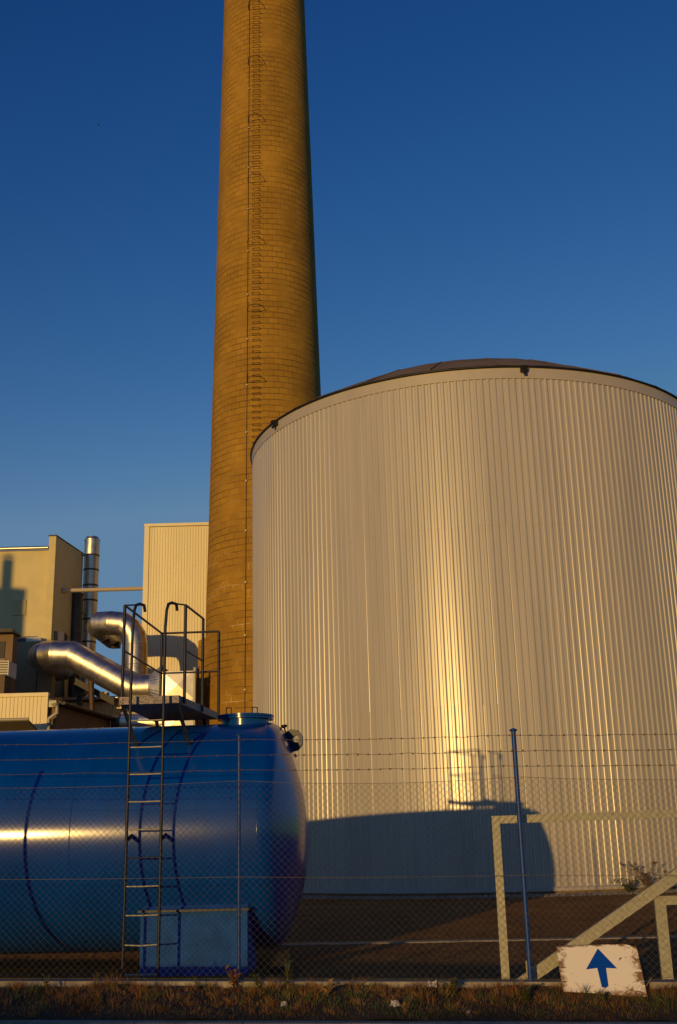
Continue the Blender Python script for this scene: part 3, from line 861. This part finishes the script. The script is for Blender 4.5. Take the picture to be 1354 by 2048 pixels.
for x, r in ((-5.5, .024), (-1.168, .019), (1.843, .026), (5.2, .024)):
    top = 2.52
    po = MB().tube([fp(x, -.25, .03), fp(x, top, .03)], r, 12).build('fence_post', M['blue_post'], fe)
    MB().lathe((x, fy(x) + .03), [(r + .004, fz(x) + top), (r * 1.75, fz(x) + top + .004), (r * 1.75, fz(x) + top + .014), (r * .6, fz(x) + top + .03), (.001, fz(x) + top + .034)], 12).build('post_cap', M['blue_post'], po)
    tw = MB()
    for hh in (0.25, 0.65, 1.03, 1.5, 1.95, 2.15, 2.31, 2.475):
        tw.tube([fp(x - r - .004, hh, .0), fp(x - r * .7, hh + .01, -.002 + .03 - r), fp(x + r * .7, hh, -.004 + .03 - r), fp(x + r + .004, hh - .01, .0)], 0.003, 5)
    tw.build('wire_tie', M['wire'], po)

# ------------------------------------------------------------------ sliding gate behind the fence
gt = thing('sliding_gate', 'galvanised box section gate frame with a diagonal brace behind the fence', 'gate', (3.2, 12.35, 0))
def gy(x): return fy(x) + 0.24
def gpt(px, py, dy=0.0):
    d = ray(px, py); Y = 12.3
    for _ in range(6):
        Y = gy((CAM + d * (Y / d.y)).x)
    return CAM + d * (Y / d.y)
def gbar(a, b, w, dep=0.06, dd=0.0):
    """flat box bar from a to b (centre line on the front face), w wide in the gate plane"""
    ax = (b - a).normalized(); nrm = Vector((0.081, 1, 0)).normalized()
    up = ax.cross(nrm).normalized() * (w / 2); dn = nrm * dep; sh = nrm * dd
    bb = MB(); bb.hexa([a - up + sh, b - up + sh, b - up + dn + sh, a - up + dn + sh, a + up + sh, b + up + sh, b + up + dn + sh, a + up + dn + sh])
    return bb
gtl = gpt(983, 1632); gxl = gtl.x
zt_ = gtl.z; wv = 0.085; wh = 0.082
gbar(Vector((gxl + wv / 2, gy(gxl), -0.0)), Vector((gxl + wv / 2, gy(gxl), zt_ )), wv).build('gate_upright', M['galv'], gt)
gbar(Vector((gxl + wv + .002, gy(gxl + wv), zt_ - wh / 2)), Vector((5.6, gy(5.6), zt_ - wh / 2 + .03)), wh).build('top_rail', M['galv'], gt)
da, db = gpt(1052, 1960), gpt(1354, 1750)
dd_ = (db - da)
gbar(da - dd_ * .18, da + dd_ * 1.55, 0.118, 0.07, -.03).build('diagonal_brace', M['galv'], gt)
gi = gpt(1308, 1793)
gbar(Vector((gi.x + .068, gy(gi.x), 0.0)), Vector((gi.x + .068, gy(gi.x), gi.z)), 0.115, 0.06, .05).build('gate_upright', M['galv'], gt)
gbar(Vector((gi.x + .128, gy(gi.x), gi.z - .045)), Vector((5.6, gy(5.6), gi.z - .03)), 0.09, 0.06, .05).build('mid_rail', M['galv'], gt)
gbar(Vector((1.84, gy(1.84) - .02, 0.24)), Vector((1.84, gy(1.84) - .02, 0.40)), 0.02, 0.05, -.06).build('foot_bracket', M['galv'], gt)

# ------------------------------------------------------------------ arrow board
tl = P(1113, 1893, 12.05)
c3 = [tl, P(1248, 1888, 12.01), P(1273, 1894, 11.99), P(1295, 1993, 11.72), P(1127, 1983, 11.75)]
e1 = (c3[1] - c3[0]).normalized(); nn = e1.cross(c3[3] - c3[0]).normalized()
if nn.y > 0: nn = -nn
e2 = nn.cross(e1) * -1
if e2.z < 0: e2 = -e2
def onboard(px, py, off=0.0):
    d = ray(px, py); t = (tl - CAM).dot(nn) / d.dot(nn); return CAM + d * t + nn * off
outline = [onboard(*p) for p in ((1113, 1893), (1180, 1890), (1248, 1888), (1273, 1894), (1295, 1993), (1240, 1992), (1210, 1987), (1127, 1983), (1119, 1940))]
sb = MB(); sb.prism(outline, nn * -0.008)
us = [(v - tl).dot(e1) for v in map(Vector, sb.v)]; vs_ = [(v - tl).dot(e2) for v in map(Vector, sb.v)]
sb.uv = [((a - min(us)) / (max(us) - min(us)), (b - min(vs_)) / (max(vs_) - min(vs_))) for a, b in zip(us, vs_)]
sg = tag(sb.build('arrow_sign', M['sign']), 'dirty white board with a blue arrow leaning on the fence', 'sign')
ar = MB().prism([onboard(*p, 0.003) for p in ((1195.5, 1897), (1234, 1937), (1212, 1936), (1217, 1972), (1211, 1976), (1203.5, 1974), (1194.5, 1936), (1172, 1939))], nn * -0.0025)
ar.build('arrow', M['arrow'], sg)

# ------------------------------------------------------------------ background plant
def corr(b, x0, x1, y, z0, z1, pitch, dep, mi=0, y1=None):
    """ribbed sheet facing the viewer, from (x0,y) to (x1,y1)"""
    y1 = y if y1 is None else y1
    L_ = math.hypot(x1 - x0, y1 - y); n_ = max(2, int(L_ / pitch)); dx, dy = (x1 - x0) / L_, (y1 - y) / L_
    nx, ny = dy, -dx
    if ny > 0: nx, ny = -nx, -ny
    pts = []
    for k in range(n_):
        for fr, o_ in ((0, 0), (.35, 0), (.5, dep), (.85, dep)):
            s_ = (k + fr) * L_ / n_; pts.append((x0 + dx * s_ + nx * o_, y + dy * s_ + ny * o_))
    pts.append((x1, y1))
    m_ = len(pts)
    b.add([(x, yy, z) for z in (z0, z1) for x, yy in pts], [(i, i + 1, m_ + i + 1, m_ + i) for i in range(m_ - 1)], mi)
    return b

# clad tower behind the chimney
TWL = P(285, 1250, 58).x; TWZ = P(350, 1049, 58).z
tw = thing('clad_tower', 'tall cream ribbed metal tower block behind the chimney', 'tower', (-8, 60, 0))
b = corr(MB(), TWL + .25, -3.0, 58.0, 0.2, TWZ - .12, 0.15, 0.025)
b.box((TWL + .02, 58.03, .2), (-3, 66, TWZ - .14)); b.build('wall', M['white_clad'], tw)
MB().box((TWL - .02, 57.93, .2), (TWL + .25, 58.028, TWZ - .1)).build('corner_trim', M['white_clad'], tw)
MB().box((TWL - .04, 57.91, TWZ - .1), (-2.9, 66.1, TWZ + .06)).build('parapet_trim', M['white_clad'], tw)

# rendered building, far left
fb_ = thing('factory_building', 'tall beige rendered factory building with a raised end wall', 'building', (-18, 56, 0))
pz = P(50, 1101, 55).z; fx0, fx1 = P(95, 1150, 54.9).x, P(109, 1150, 54.9).x; fzt = P(103, 1073, 54.9).z
sidex = P(165, 1150, 58.6).x
MB().box((-32, 55, 0), (fx0 + .05, 58.4, pz)).build('front_wall', M['render'], fb_)
e_ = MB().hexa([(fx0, 54.85, 0), (fx1, 54.85, 0), (sidex, 58.6, 0), (fx0, 58.6, 0), (fx0, 54.85, fzt), (fx1, 54.85, fzt), (sidex, 58.6, fzt), (fx0, 58.6, fzt)]).build('end_wall', M['render'], fb_)
MB().hexa([(fx0 - .03, 54.8, fzt + .003), (fx1 + .03, 54.8, fzt + .003), (sidex + .03, 58.65, fzt + .003), (fx0 - .03, 58.65, fzt + .003), (fx0 - .03, 54.8, fzt + .06), (fx1 + .03, 54.8, fzt + .06), (sidex + .03, 58.65, fzt + .06), (fx0 - .03, 58.65, fzt + .06)]).build('coping', M['dark_roof'], e_)
MB().tube([(-32, 54.86, pz + .08), (fx0 - .01, 54.86, pz + .08)], 0.10, 12).build('eaves_gutter', M['duct'], fb_)
g0, g1 = P(23, 1231, 54.98), P(53, 1199, 54.98)
vg = MB().box((g0.x, 54.95, g0.z), (g1.x, 54.998, g1.z))
for i in range(8):
    zz = g0.z + (g1.z - g0.z) * (i + .5) / 8; vg.box((g0.x + .04, 54.92, zz - .03), (g1.x - .04, 54.948, zz + .03))
vg.build('vent_grille', M['render'], fb_)
# panels on the shaded side
def side_pt(px, py):
    d = ray(px, py); a = Vector((fx1, 54.85, 0)); dr = Vector((sidex - fx1, 3.75, 0)); nq = Vector((dr.y, -dr.x, 0)).normalized()
    t = (a - CAM).dot(nq) / d.dot(nq); return CAM + d * t, nq
def side_panel(x0, y0, x1, y1, mt, nm, off=.03):
    b = MB(); pts = []
    for p_ in ((x0, y1), (x1, y1), (x1, y0), (x0, y0)):
        q_, nq = side_pt(*p_); pts.append(q_)
    s_ = nq if nq.x > 0 else -nq
    b.prism([p_ + s_ * off for p_ in pts], s_ * -off * .95); return b.build(nm, mt, fb_)
side_panel(108, 1262, 114, 1281, M['navy'], 'wall_panel'); side_panel(114, 1264, 126, 1281, M['white'], 'wall_panel', .05); side_panel(126, 1270, 134, 1281, M['navy'], 'wall_panel'); side_panel(126, 1266, 131, 1270, M['red'], 'wall_panel', .05)
side_panel(105, 1340, 128, 1394, M['navy'], 'door')
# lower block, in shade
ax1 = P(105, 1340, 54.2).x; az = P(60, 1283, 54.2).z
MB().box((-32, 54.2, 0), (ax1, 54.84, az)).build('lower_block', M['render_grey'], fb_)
w0, w1 = P(22, 1282, 54.5), P(75, 1272, 54.5)
MB().box((w0.x, 54.5, az + .003), (w1.x, 54.9, w1.z)).build('ribbon_window', M['navy'], fb_)
w2 = P(83, 1274, 54.5)
MB().box((w1.x + .01 - .55, 54.44, az + .005), (w2.x, 54.498, w2.z)).build('white_fascia', M['white'], fb_)
MB().box((P(76, 1300, 54.18).x, 54.17, 8), (P(76, 1300, 54.18).x + .03, 54.199, az - .01)).build('wall_joint', M['dark'], fb_)

# brown outbuilding with eave at the very left
ob = thing('brown_outbuilding', 'brown rendered outbuilding with dark eave at the left edge', 'building', (-15.5, 51, 0))
rx = P(25, 1300, 50).x; rz = P(20, 1268, 50).z
MB().box((-24, 50, 0), (rx, 50.7, rz)).build('wall', M['render_brown'], ob)
o0, o1 = P(27, 1262, 50), P(0, 1257, 50)
MB().hexa([(-24, 49.5, rz + .01), (rx + .12, 49.5, rz + .01), (rx + .12, 50.9, rz + .01), (-24, 50.9, rz + .01), (-24, 49.5, rz + .5), (rx + .05, 49.5, rz + .16), (rx + .05, 50.9, rz + .16), (-24, 50.9, rz + .5)]).build('roof', M['dark_roof'], ob)
a_, b_ = P(-14, 1318, 50), P(11, 1283, 50)
wn_ = MB().box((a_.x, 49.96, a_.z), (b_.x, 49.995, b_.z)).build('window', M['dark'], ob)
MB().box((a_.x - .06, 49.93, a_.z - .08), (b_.x + .06, 49.998, a_.z - .005)).build('sill', M['render_grey'], wn_)
# louvred cooling unit below it
lu = thing('cooling_unit', 'louvred metal cooling unit by the brown outbuilding wall', 'cooling unit', (-14.6, 48.6, 0))
a_, b_ = P(-30, 1352, 48.4), P(18, 1321, 48.4)
MB().box((a_.x, 48.4, a_.z), (b_.x, 49.6, b_.z)).build('casing', M['white'], lu)
lv = MB()
for i in range(6):
    z = a_.z + (b_.z - a_.z) * (i + .5) / 6; lv.hexa([(a_.x + .05, 48.34, z - .05), (b_.x - .05, 48.34, z - .05), (b_.x - .05, 48.398, z), (a_.x + .05, 48.398, z), (a_.x + .05, 48.33, z - .035), (b_.x - .05, 48.33, z - .035), (b_.x - .05, 48.398, z + .02), (a_.x + .05, 48.398, z + .02)])
lv.build('louvre', M['galv'], lu)
MB().box((a_.x, 48.45, 0), (P(8, 1370, 48.4).x, 49.5, a_.z - .003)).build('stand', M['brown_steel'], lu)

# flue stack
fs = thing('flue_stack', 'tall round polished steel flue beside the beige building', 'flue', (-13.73, 59, 0))
sx = P(183, 1120, 59).x; sr = 0.415; stz = P(183, 1078, 59).z
bandz = [P(183, y_, 59).z for y_ in (1112, 1141, 1172, 1202, 1240, 1285)]
pb = MB(); zs_ = [0.2] + sorted(bandz) + [stz - .14]
for za_, zb3 in zip(zs_[:-1], zs_[1:]): pb.lathe((sx, 59), [(sr, za_), (sr, zb3)], 40)
pb.build('pipe', M['duct'], fs)
MB().lathe((sx, 59), [(sr, stz - .14), (sr + .02, stz - .13), (sr + .02, stz - .06), (sr * .82, stz + .05), (sr * .8, stz + .1), (sr * .6, stz + .1)], 40, split=True).build('cap', M['duct'], fs)
for z in bandz: MB().lathe((sx, 59), [(sr, z - .05), (sr + .014, z - .045), (sr + .014, z + .045), (sr, z + .05)], 40, split=True).build('clamp_band', M['duct_dark'], fs)

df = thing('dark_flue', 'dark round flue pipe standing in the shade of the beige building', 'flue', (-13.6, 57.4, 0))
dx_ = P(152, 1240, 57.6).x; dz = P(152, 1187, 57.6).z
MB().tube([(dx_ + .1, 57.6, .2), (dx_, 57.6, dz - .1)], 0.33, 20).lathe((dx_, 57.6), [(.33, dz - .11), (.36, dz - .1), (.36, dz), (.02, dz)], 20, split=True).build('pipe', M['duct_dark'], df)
for py in (1110, 1226):
    c = P(163, py, 58.4); MB().box((c.x - .15, 58.3, c.z - .06), (c.x + .22, 58.45, c.z + .06)).build('wall_bracket', M['galv'], df)

pp = MB().tube([P(120, 1181.5, 56.0), P(200, 1179.5, 57.0), P(286, 1177, 58.05)], 0.105, 14)
M['pipe'] = mat('pipe with sun gleam in colour', (0.78, 0.66, 0.44), 0.45, 0.2)  # pale base colour stands in for the sun's gleam along the steel
op = tag(pp.build('overhead_pipe', M['pipe']), 'thin horizontal steel pipe bridging from the beige building to the cream tower', 'pipe')
c = P(119, 1181.5, 55.95)
MB().lathe((c.x, c.y), [(0.16, c.z - .16), (0.16, c.z + .14)], 12).build('pipe_socket', M['duct_dark'], op)

# upper duct: gooseneck
def arc(pts_px): return [P(*p) for p in pts_px]
ud = thing('gooseneck_duct', 'round polished duct bending over and down above the platform', 'duct', P(270, 1380, 53))
up_ = arc([(226, 1275, 56.5), (213, 1264, 55.0), (198, 1253, 53.7), (203, 1247, 53.2), (222, 1246, 53.0), (246, 1248, 53.0), (259, 1257, 53.0), (268, 1272, 53.0), (271, 1290, 53.0), (270.5, 1330, 53.0), (270, 1395, 53.0)])
b = MB().tube(up_, 0.58, 36, split=True)
udp = b.build('duct_pipe', M['duct'], ud)
sm_ = MB()
for i in (4, 5, 6, 7, 8):
    d_ = (up_[i + 1] - up_[i]).normalized()
    sm_.tube([up_[i] + d_ * 0.0, up_[i] + d_ * .02], 0.585, 36, caps=False)
q_ = (up_[9] - up_[8]); sm_.tube([up_[9], up_[9] + Vector((0, 0, -.05))], 0.588, 36, caps=False)
sm_.build('seam_bands', M['duct_seam'], udp)
c = P(212, 1281, 54.6); MB().box((c.x - .22, 54.4, c.z - .07), (c.x + .22, 54.8, c.z + .25)).build('hanger', M['brown_steel'], ud)
c = P(232, 1294, 55.9); MB().box((c.x - .2, 55.7, c.z - .05), (c.x + .2, 56.1, c.z + .25)).build('hanger', M['brown_steel'], ud)

# lower duct with transition and plenum
ld = thing('supply_duct', 'fat polished duct sloping down into a square cross broken plenum box', 'duct', P(330, 1450, 51.5))
DR = 0.66
lp = arc([(124, 1336, 56.2), (105, 1325, 54.4), (84, 1313, 52.9), (92, 1310, 52.2), (110, 1309, 52.0), (142, 1310, 52.0), (153, 1315, 52.0), (262, 1374, 52.0), (276, 1377, 52.0), (301, 1376, 52.0)])
# straight diagonal broken into gored lengths
dg = [lp[6].lerp(lp[7], t) for t in (0, .25, .5, .75, 1)]
path = lp[:6] + dg + lp[8:]
lpo = MB().tube(path, DR, 40, split=True).build('duct_pipe', M['duct'], ld)
sm_ = MB()
for i in range(4, len(path) - 1):
    d_ = (path[i + 1] - path[i]).normalized(); sm_.tube([path[i] + d_ * .005, path[i] + d_ * .022], DR + .004, 40, caps=False)
sm_.build('seam_bands', M['duct_seam'], lpo)
# transition round -> square
px0 = path[-1]; ctr = P(330, 1376, 52.0); hs_ = 0.95
tr = MB(); n_ = 40; ringA = []; ringB = []
for j in range(n_):
    a = 2 * PI * j / n_ + PI / 4
    ringA.append(px0 + Vector((0, math.cos(a) * DR, math.sin(a) * DR)))
    k_ = hs_ / max(abs(math.cos(a)), abs(math.sin(a)))
    ringB.append(Vector((ctr.x, 52.0 + math.cos(a) * k_, ctr.z + math.sin(a) * k_)))
tr.add(ringA + ringB, [(j, (j + 1) % n_, n_ + (j + 1) % n_, n_ + j) for j in range(n_)], 0, False)
tr.build('transition', M['duct'], ld)
bx0, bx1 = ctr.x, P(386, 1380, 51.0).x
bz1 = P(358, 1342, 51.05).z; bzm = P(358, 1397, 51.05).z; bz0 = P(358, 1475, 51.05).z
pl = MB()
yf = 52.0 - hs_
pl.box((bx0, yf + .03, bz0), (bx1, 52.9, bz1))
for za_, zb3 in ((bzm, bz1), (bz0, bzm)):
    xm = (bx0 + bx1) / 2
    for x0_, x1_ in ((bx0, bx1),):
        c_ = ((x0_ + x1_) / 2, yf - .05, (za_ + zb3) / 2)
        q_ = [(x0_, yf + .028, za_), (x1_, yf + .028, za_), (x1_, yf + .028, zb3), (x0_, yf + .028, zb3), c_]
        pl.add(q_, [(0, 1, 4), (1, 2, 4), (2, 3, 4), (3, 0, 4)])
M['box'] = mat('dull duct sheet', (0.70, 0.66, 0.58), 0.42, 0.85, var=0.2, vscale=2, bump=0.05, bscale=3)
pl.build('plenum_box', M['box'], ld)
MB().box((bx1 + .005, yf - .02, bz0), (bx1 + .10, yf + .2, bz1 + .15)).build('corner_rail', M['galv'], ld)
MB().box((bx1 + .14, yf + .3, bz0), (bx1 + .22, yf + .4, bz1 + .25)).build('corner_rail', M['brown_steel'], ld)
# lower run with flanged end
ha = P(238, 1446, 51.6); hbq = P(328, 1446, 51.6)
MB().tube([ha, ha.lerp(hbq, .35), hbq], 0.55, 36, split=True).build('duct_pipe', M['duct'], ld)
MB().tube([ha + Vector((-.28, 0, 0)), ha + Vector((-.2, 0, 0)), ha + Vector((.12, 0, 0))], [.5, .66, .66], 36, split=True).build('end_flange', M['duct_dark'], ld)
s0, s1 = P(182, 1350, 52.0), P(185, 1440, 52.0)
MB().tube([s0, s1], 0.13, 10).build('support_post', M['brown_steel'], ld)
g0, g1 = P(150, 1362, 52.4), P(228, 1404, 52.4)
up3 = Vector((0, 0, .16))
MB().hexa([g0 - up3, g1 - up3, g1 - up3 + Vector((0, .5, 0)), g0 - up3 + Vector((0, .5, 0)), g0 + up3, g1 + up3, g1 + up3 + Vector((0, .5, 0)), g0 + up3 + Vector((0, .5, 0))]).build('underside_shade_bar', M['dark_roof'], ld)  # dark bar added for the shade under the sloping duct

fn = thing('extractor_fan', 'dark round fan housing under the sloping duct', 'fan', P(158, 1400, 54))
fc = P(158, 1377, 54.0)
MB().tube([fc, fc + Vector((.05, .5, 0))], 0.36, 24).build('housing', M['duct_dark'], fn)
MB().tube([fc + Vector((0, -.06, 0)), fc + Vector((0, -.003, 0))], 0.24, 20).build('hub', M['dark'], fn)
MB().box((fc.x - .12, 54.1, 0.2), (fc.x + .12, 54.4, fc.z - .3)).build('stand', M['dark_roof'], fn)

# corrugated shed front left with its shaded side
sh = thing('corrugated_shed', 'low pale corrugated shed with dark side wall, gutter and downpipe', 'shed', (-13, 46, 0))
shx = P(95, 1420, 45).x; shz = P(50, 1391, 45).z; exz = P(115, 1403, 44.6).z
corr(MB(), -24, shx - .1, 45.0, 0.0, shz - .06, 0.155, 0.025).box((-24, 45.03, 0), (shx - .02, 52, shz - .3)).build('front_cladding', M['yellow_clad'], sh)
MB().box((-24, 44.9, shz - .055), (shx + .02, 45.2, shz + .09)).build('top_trim', M['yellow_clad'], sh)
MB().box((shx - .1, 44.93, 0), (shx + .01, 45.028, shz - .06)).build('corner_trim', M['yellow_clad'], sh)
c1 = P(231, 1441, 51.2)
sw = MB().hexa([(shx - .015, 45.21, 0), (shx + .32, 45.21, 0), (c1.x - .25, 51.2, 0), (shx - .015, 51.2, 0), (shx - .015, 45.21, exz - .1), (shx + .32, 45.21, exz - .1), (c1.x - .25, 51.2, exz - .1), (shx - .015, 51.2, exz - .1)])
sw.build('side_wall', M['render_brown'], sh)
MB().hexa([(shx + .03, 44.95, exz - .08), (shx + .62, 44.95, exz - .08), (c1.x, 51.3, exz - .08), (shx + .03, 51.3, exz - .08), (shx + .03, 44.95, exz + .20), (shx + .55, 44.95, exz + .04), (c1.x - .05, 51.3, exz + .04), (shx + .03, 51.3, exz + .20)]).build('roof', M['dark_roof'], sh)
MB().tube([(shx + .66, 44.95, exz - .02), (c1.x + .06, 51.3, exz - .02)], 0.07, 10).build('gutter', M['dark_roof'], sh)
hpx = P(112, 1407, 44.9)
dpb = MB().box((hpx.x - .28, 44.85, hpx.z - .14), (hpx.x + .02, 44.93, hpx.z + .12))
dpb.tube([P(114, 1409, 44.85), P(114, 1426, 44.85), P(97, 1438, 44.85), P(97, 1470, 44.85)], 0.075, 12)
dpb.tube([P(111, 1407, 44.85), P(111.5, 1414, 44.85)], [.17, .09], 12)
dpb.build('downpipe', M['galv'], sh)
a0, a1 = P(0, 1444, 43.6), P(57, 1441, 43.6)
cnp = MB().hexa([(-24, 43.6, a1.z - .03), (a1.x, 43.6, a1.z - .03), (a1.x + .25, 44.88, a1.z - .55), (-24, 44.88, a1.z - .55), (-24, 43.6, a1.z + .04), (a1.x, 43.6, a1.z + .04), (a1.x + .25, 44.88, a1.z - .45), (-24, 44.88, a1.z - .45)])
cn = cnp.build('canopy', M['dark_roof'], sh)
MB().tube([(-24, 43.57, a1.z + .05), (a1.x + .02, 43.57, a1.z + .05)], 0.06, 8).build('canopy_edge', M['galv'], cn)

# link building
lk = thing('link_building', 'low ribbed link building with a pipe along its eave under the ducts', 'building', (-11, 57, 0))
lx0, lx1 = P(128, 1415, 56.5).x, P(246, 1415, 56.5).x; lz = P(190, 1402, 56.5).z
corr(MB(), lx0, lx1, 56.5, 0, lz - .05, 0.19, 0.03).box((lx0 + .02, 56.53, 0), (lx1 - .02, 59, lz - .08)).build('wall', M['yellow_clad'], lk)
MB().box((lx0 - .05, 56.3, lz - .045), (lx1 + .05, 59.1, lz + .07)).build('roof', M['dark_roof'], lk)
MB().tube([(lx0, 56.15, lz + .10), (lx1, 56.15, lz + .10)], 0.085, 10).build('eave_pipe', M['duct'], lk)
c = P(205, 1389, 56.8); MB().box((c.x - .25, 56.8, lz + .08), (c.x + .25, 57.3, lz + .5)).build('roof_box', M['galv'], lk)

# works outside the left edge: only its shadow reaches the picture
bz = thing('boiler_house', 'boiler house outside the left edge whose stack shadows the beige wall', 'building', (-38, 11, 0))
dY = 45.0; sX = math.tan(SUN_AZ) * dY; sZ = dY / math.cos(SUN_AZ) * math.tan(SUN_EL)
def occ(px, py): 
    q = P(px, py, 55.0); return q.x - sX, q.z + sZ
xr, zr_ = occ(107, 1283); MB().box((-75, 10, 0), (xr, 13, zr_)).build('wall', M['render_grey'], bz)
xr2, zr2 = occ(53, 1178); MB().box((xr2 - 3.5, 10, zr_ + .005), (xr2, 11.4, zr2)).build('roof_house', M['render_grey'], bz)
xa, za = occ(5, 1120); xb, _ = occ(27, 1120); xm = (xa + xb) / 2 + 0.7 * math.tan(SUN_AZ)
MB().lathe((xm, 10.7), [((xb - xa) / 2, zr2 + .004), ((xb - xa) / 2, za), (.02, za + .01)], 24).build('vent_stack', M['duct'], bz)
MB().lathe((xm, 10.7), [(.02, za + .28), ((xb - xa) * .66, za + .14), ((xb - xa) * .66, za + .11), (.02, za + .2)], 24).tube([(xm, 10.7, za), (xm, 10.7, za + .2)], .03, 6).build('rain_cap', M['duct'], bz)


# ------------------------------------------------------------------ weeds and litter
def weed(c, h, nst, nleaf, lsize, seed, name, label, lm, group=None, lean=0.25, sm=None, cat='weed'):
    r = random.Random(seed); c = Vector(c)
    root = thing(name, label, cat, c, group)
    s = MB(); l = MB()
    for i in range(nst):
        a = r.uniform(0, 2 * PI); hh = h * r.uniform(.55, 1.0); ln = hh * lean * r.uniform(.4, 1.5)
        pts = [c + Vector((r.gauss(0, .02 * h), r.gauss(0, .02 * h), -.02))]
        for k in range(1, 5):
            t = k / 4; pts.append(c + Vector((math.cos(a) * ln * t * t, math.sin(a) * ln * t * t, hh * (t - .12 * t * t * lean))))
        s.tube(pts, [.006 * h + .001] * 3 + [.003 * h + .001] * 2, 5)
        for j in range(nleaf):
            t = r.uniform(.15, 1.0); k = min(3, int(t * 4)); p_ = pts[k].lerp(pts[k + 1], t * 4 - k)
            b = r.uniform(0, 2 * PI); e = r.uniform(-.3, .9); d = Vector((math.cos(b) * math.cos(e), math.sin(b) * math.cos(e), math.sin(e)))
            L_ = lsize * r.uniform(.5, 1.2); w = d.cross(Vector((0, 0, 1))).normalized() * L_ * .26
            l.add([p_, p_ + d * L_ * .5 + w, p_ + d * L_ + Vector((0, 0, -.15 * L_)), p_ + d * L_ * .5 - w], [(0, 1, 2, 3)])
    s.build('stem', sm or M['stem'], root)
    if l.v: l.build('leaves', lm, root)
    return root


def vp(px, py):    # a point of the verge seen at a pixel
    d = ray(px, py); t = 11.0 / d.y
    for _ in range(130):
        q = CAM + d * t; e = q.z - verge_z(q.x, q.y)
        if e < 0: break
        t += 0.01 / d.y
    q.z = verge_z(q.x, q.y); return q


weed(vp(1052, 2006), .16, 14, 12, .055, 1, 'weed', 'bushy green weed in the verge below the blue post', M['leaf'])
weed(vp(1206, 2006), .09, 8, 8, .04, 2, 'weed', 'small green weed in the grass below the arrow board', M['leaf'])
weed(vp(1320, 2012), .07, 7, 8, .03, 9, 'weed', 'small pale weed at the right end of the verge', M['leaf'])
weed(vp(905, 1990), .15, 12, 7, .07, 3, 'weed', 'grassy green clump beside the upper scrap of paper', M['grass_green'], lean=.6)
weed(vp(575, 1980), .30, 7, 12, .06, 4, 'weed', 'upright yellow green weed at the kerb below the tank end', M['leaf'])
weed(vp(515, 1978), .14, 8, 9, .05, 5, 'weed', 'low leafy weed at the kerb beside the pale blue tank saddle', M['leaf'])
weed(vp(468, 1977), .24, 22, 3, .07, 6, 'dry_grass_tuft', 'tuft of rust coloured dry grass at the kerb in front of the saddle', M['grass_dry'], lean=.35, sm=M['grass_dry'], cat='grass tuft')
weed(vp(93, 1977), .18, 7, 9, .04, 7, 'weed', 'thin green weed at the kerb near the left edge', M['leaf'])
weed(vp(190, 1977), .17, 6, 6, .03, 8, 'weed', 'pale flowering weed at the kerb left of the ladder foot', M['brown_leaf'])
weed(vp(1235, 1983) + Vector((.0, .1, 0)), .42, 9, 4, .04, 10, 'dry_weed', 'tall thin dry weed behind the arrow board by the gate upright', M['brown_leaf'], lean=.3)
weed(vp(655, 1992), .20, 10, 2, .08, 12, 'dry_grass_tuft', 'straw coloured grass stalks leaning in the middle of the verge', M['grass_tan'], lean=1.1, sm=M['grass_tan'], cat='grass tuft')
weed(vp(812, 2030), .16, 7, 3, .05, 13, 'dry_grass_tuft', 'dry stalks beside the crumpled white wrapper', M['grass_tan'], lean=.7, sm=M['grass_tan'], cat='grass tuft')


def spt(px, py, out):   # ground point just outside the silo wall
    d = ray(px, py); q = CAM + d * (30 / d.y)
    a = math.atan2(d.y, d.x)
    best = None
    for i in range(1800):
        aa = PI + PI * i / 1800
        w_ = Vector((SC.x + (SR + out) * math.cos(aa), SC.y + (SR + out) * math.sin(aa)))
        e = abs(w_.x * d.y - w_.y * d.x)
        if best is None or e < best[0]: best = (e, w_)
    return Vector((best[1].x, best[1].y, 0.19))


weed(spt(1298, 1780, .45), 1.05, 9, 16, .16, 21, 'tall_weed', 'tall arching brown weed against the silo wall', M['brown_leaf'], lean=.8)
weed(spt(1256, 1780, .6), .42, 16, 16, .12, 22, 'shrub', 'low green shrub at the silo foot left of the tall weed', M['leaf'], lean=.9, cat='shrub')
weed(spt(1338, 1780, .6), .40, 16, 16, .12, 23, 'shrub', 'low dark shrub at the silo foot behind the diagonal brace', M['leaf'], lean=.9, cat='shrub')


def scrap(c, s, seed, label, name='litter'):
    r = random.Random(seed); b = MB(); n_ = 5
    b.add([(c.x + (i / (n_ - 1) - .5) * s + r.gauss(0, s * .07), c.y + (j / (n_ - 1) - .5) * s * .7 + r.gauss(0, s * .07), c.z + .02 + j * s * .13 + r.gauss(0, s * .10)) for j in range(n_) for i in range(n_)],
          [(j * n_ + i, j * n_ + i + 1, (j + 1) * n_ + i + 1, (j + 1) * n_ + i) for j in range(n_ - 1) for i in range(n_ - 1)])
    tag(b.build(name, M['paper']), label, 'litter')


scrap(vp(865, 1977), .085, 1, 'square scrap of white paper against the kerb')
scrap(vp(791, 2016), .08, 2, 'crumpled white wrapper in the middle of the grass verge')
scrap(vp(568, 2016), .06, 3, 'small crumpled plastic scrap low in the grass left of the wrapper')
scrap(vp(937, 2031), .03, 4, 'tiny pale scrap at the lower edge of the verge')

# a distant bird
bc = P(197, 251, 150)
bb = MB()
bb.tube([bc + Vector((-.16, 0, 0)), bc + Vector((-.06, 0, .02)), bc + Vector((.08, 0, .02)), bc + Vector((.2, 0, .0))], [.01, .05, .045, .015], 8)
for s in (-1, 1):
    bb.add([bc + Vector((-.05, 0, .03)), bc + Vector((.07, 0, .03)), bc + Vector((.02, s * .3, .12)), bc + Vector((-.04, s * .3, .12))], [(0, 1, 2, 3)])
tag(bb.build('bird', M['feather']), 'tiny dark bird high in the sky left of the chimney', 'bird')
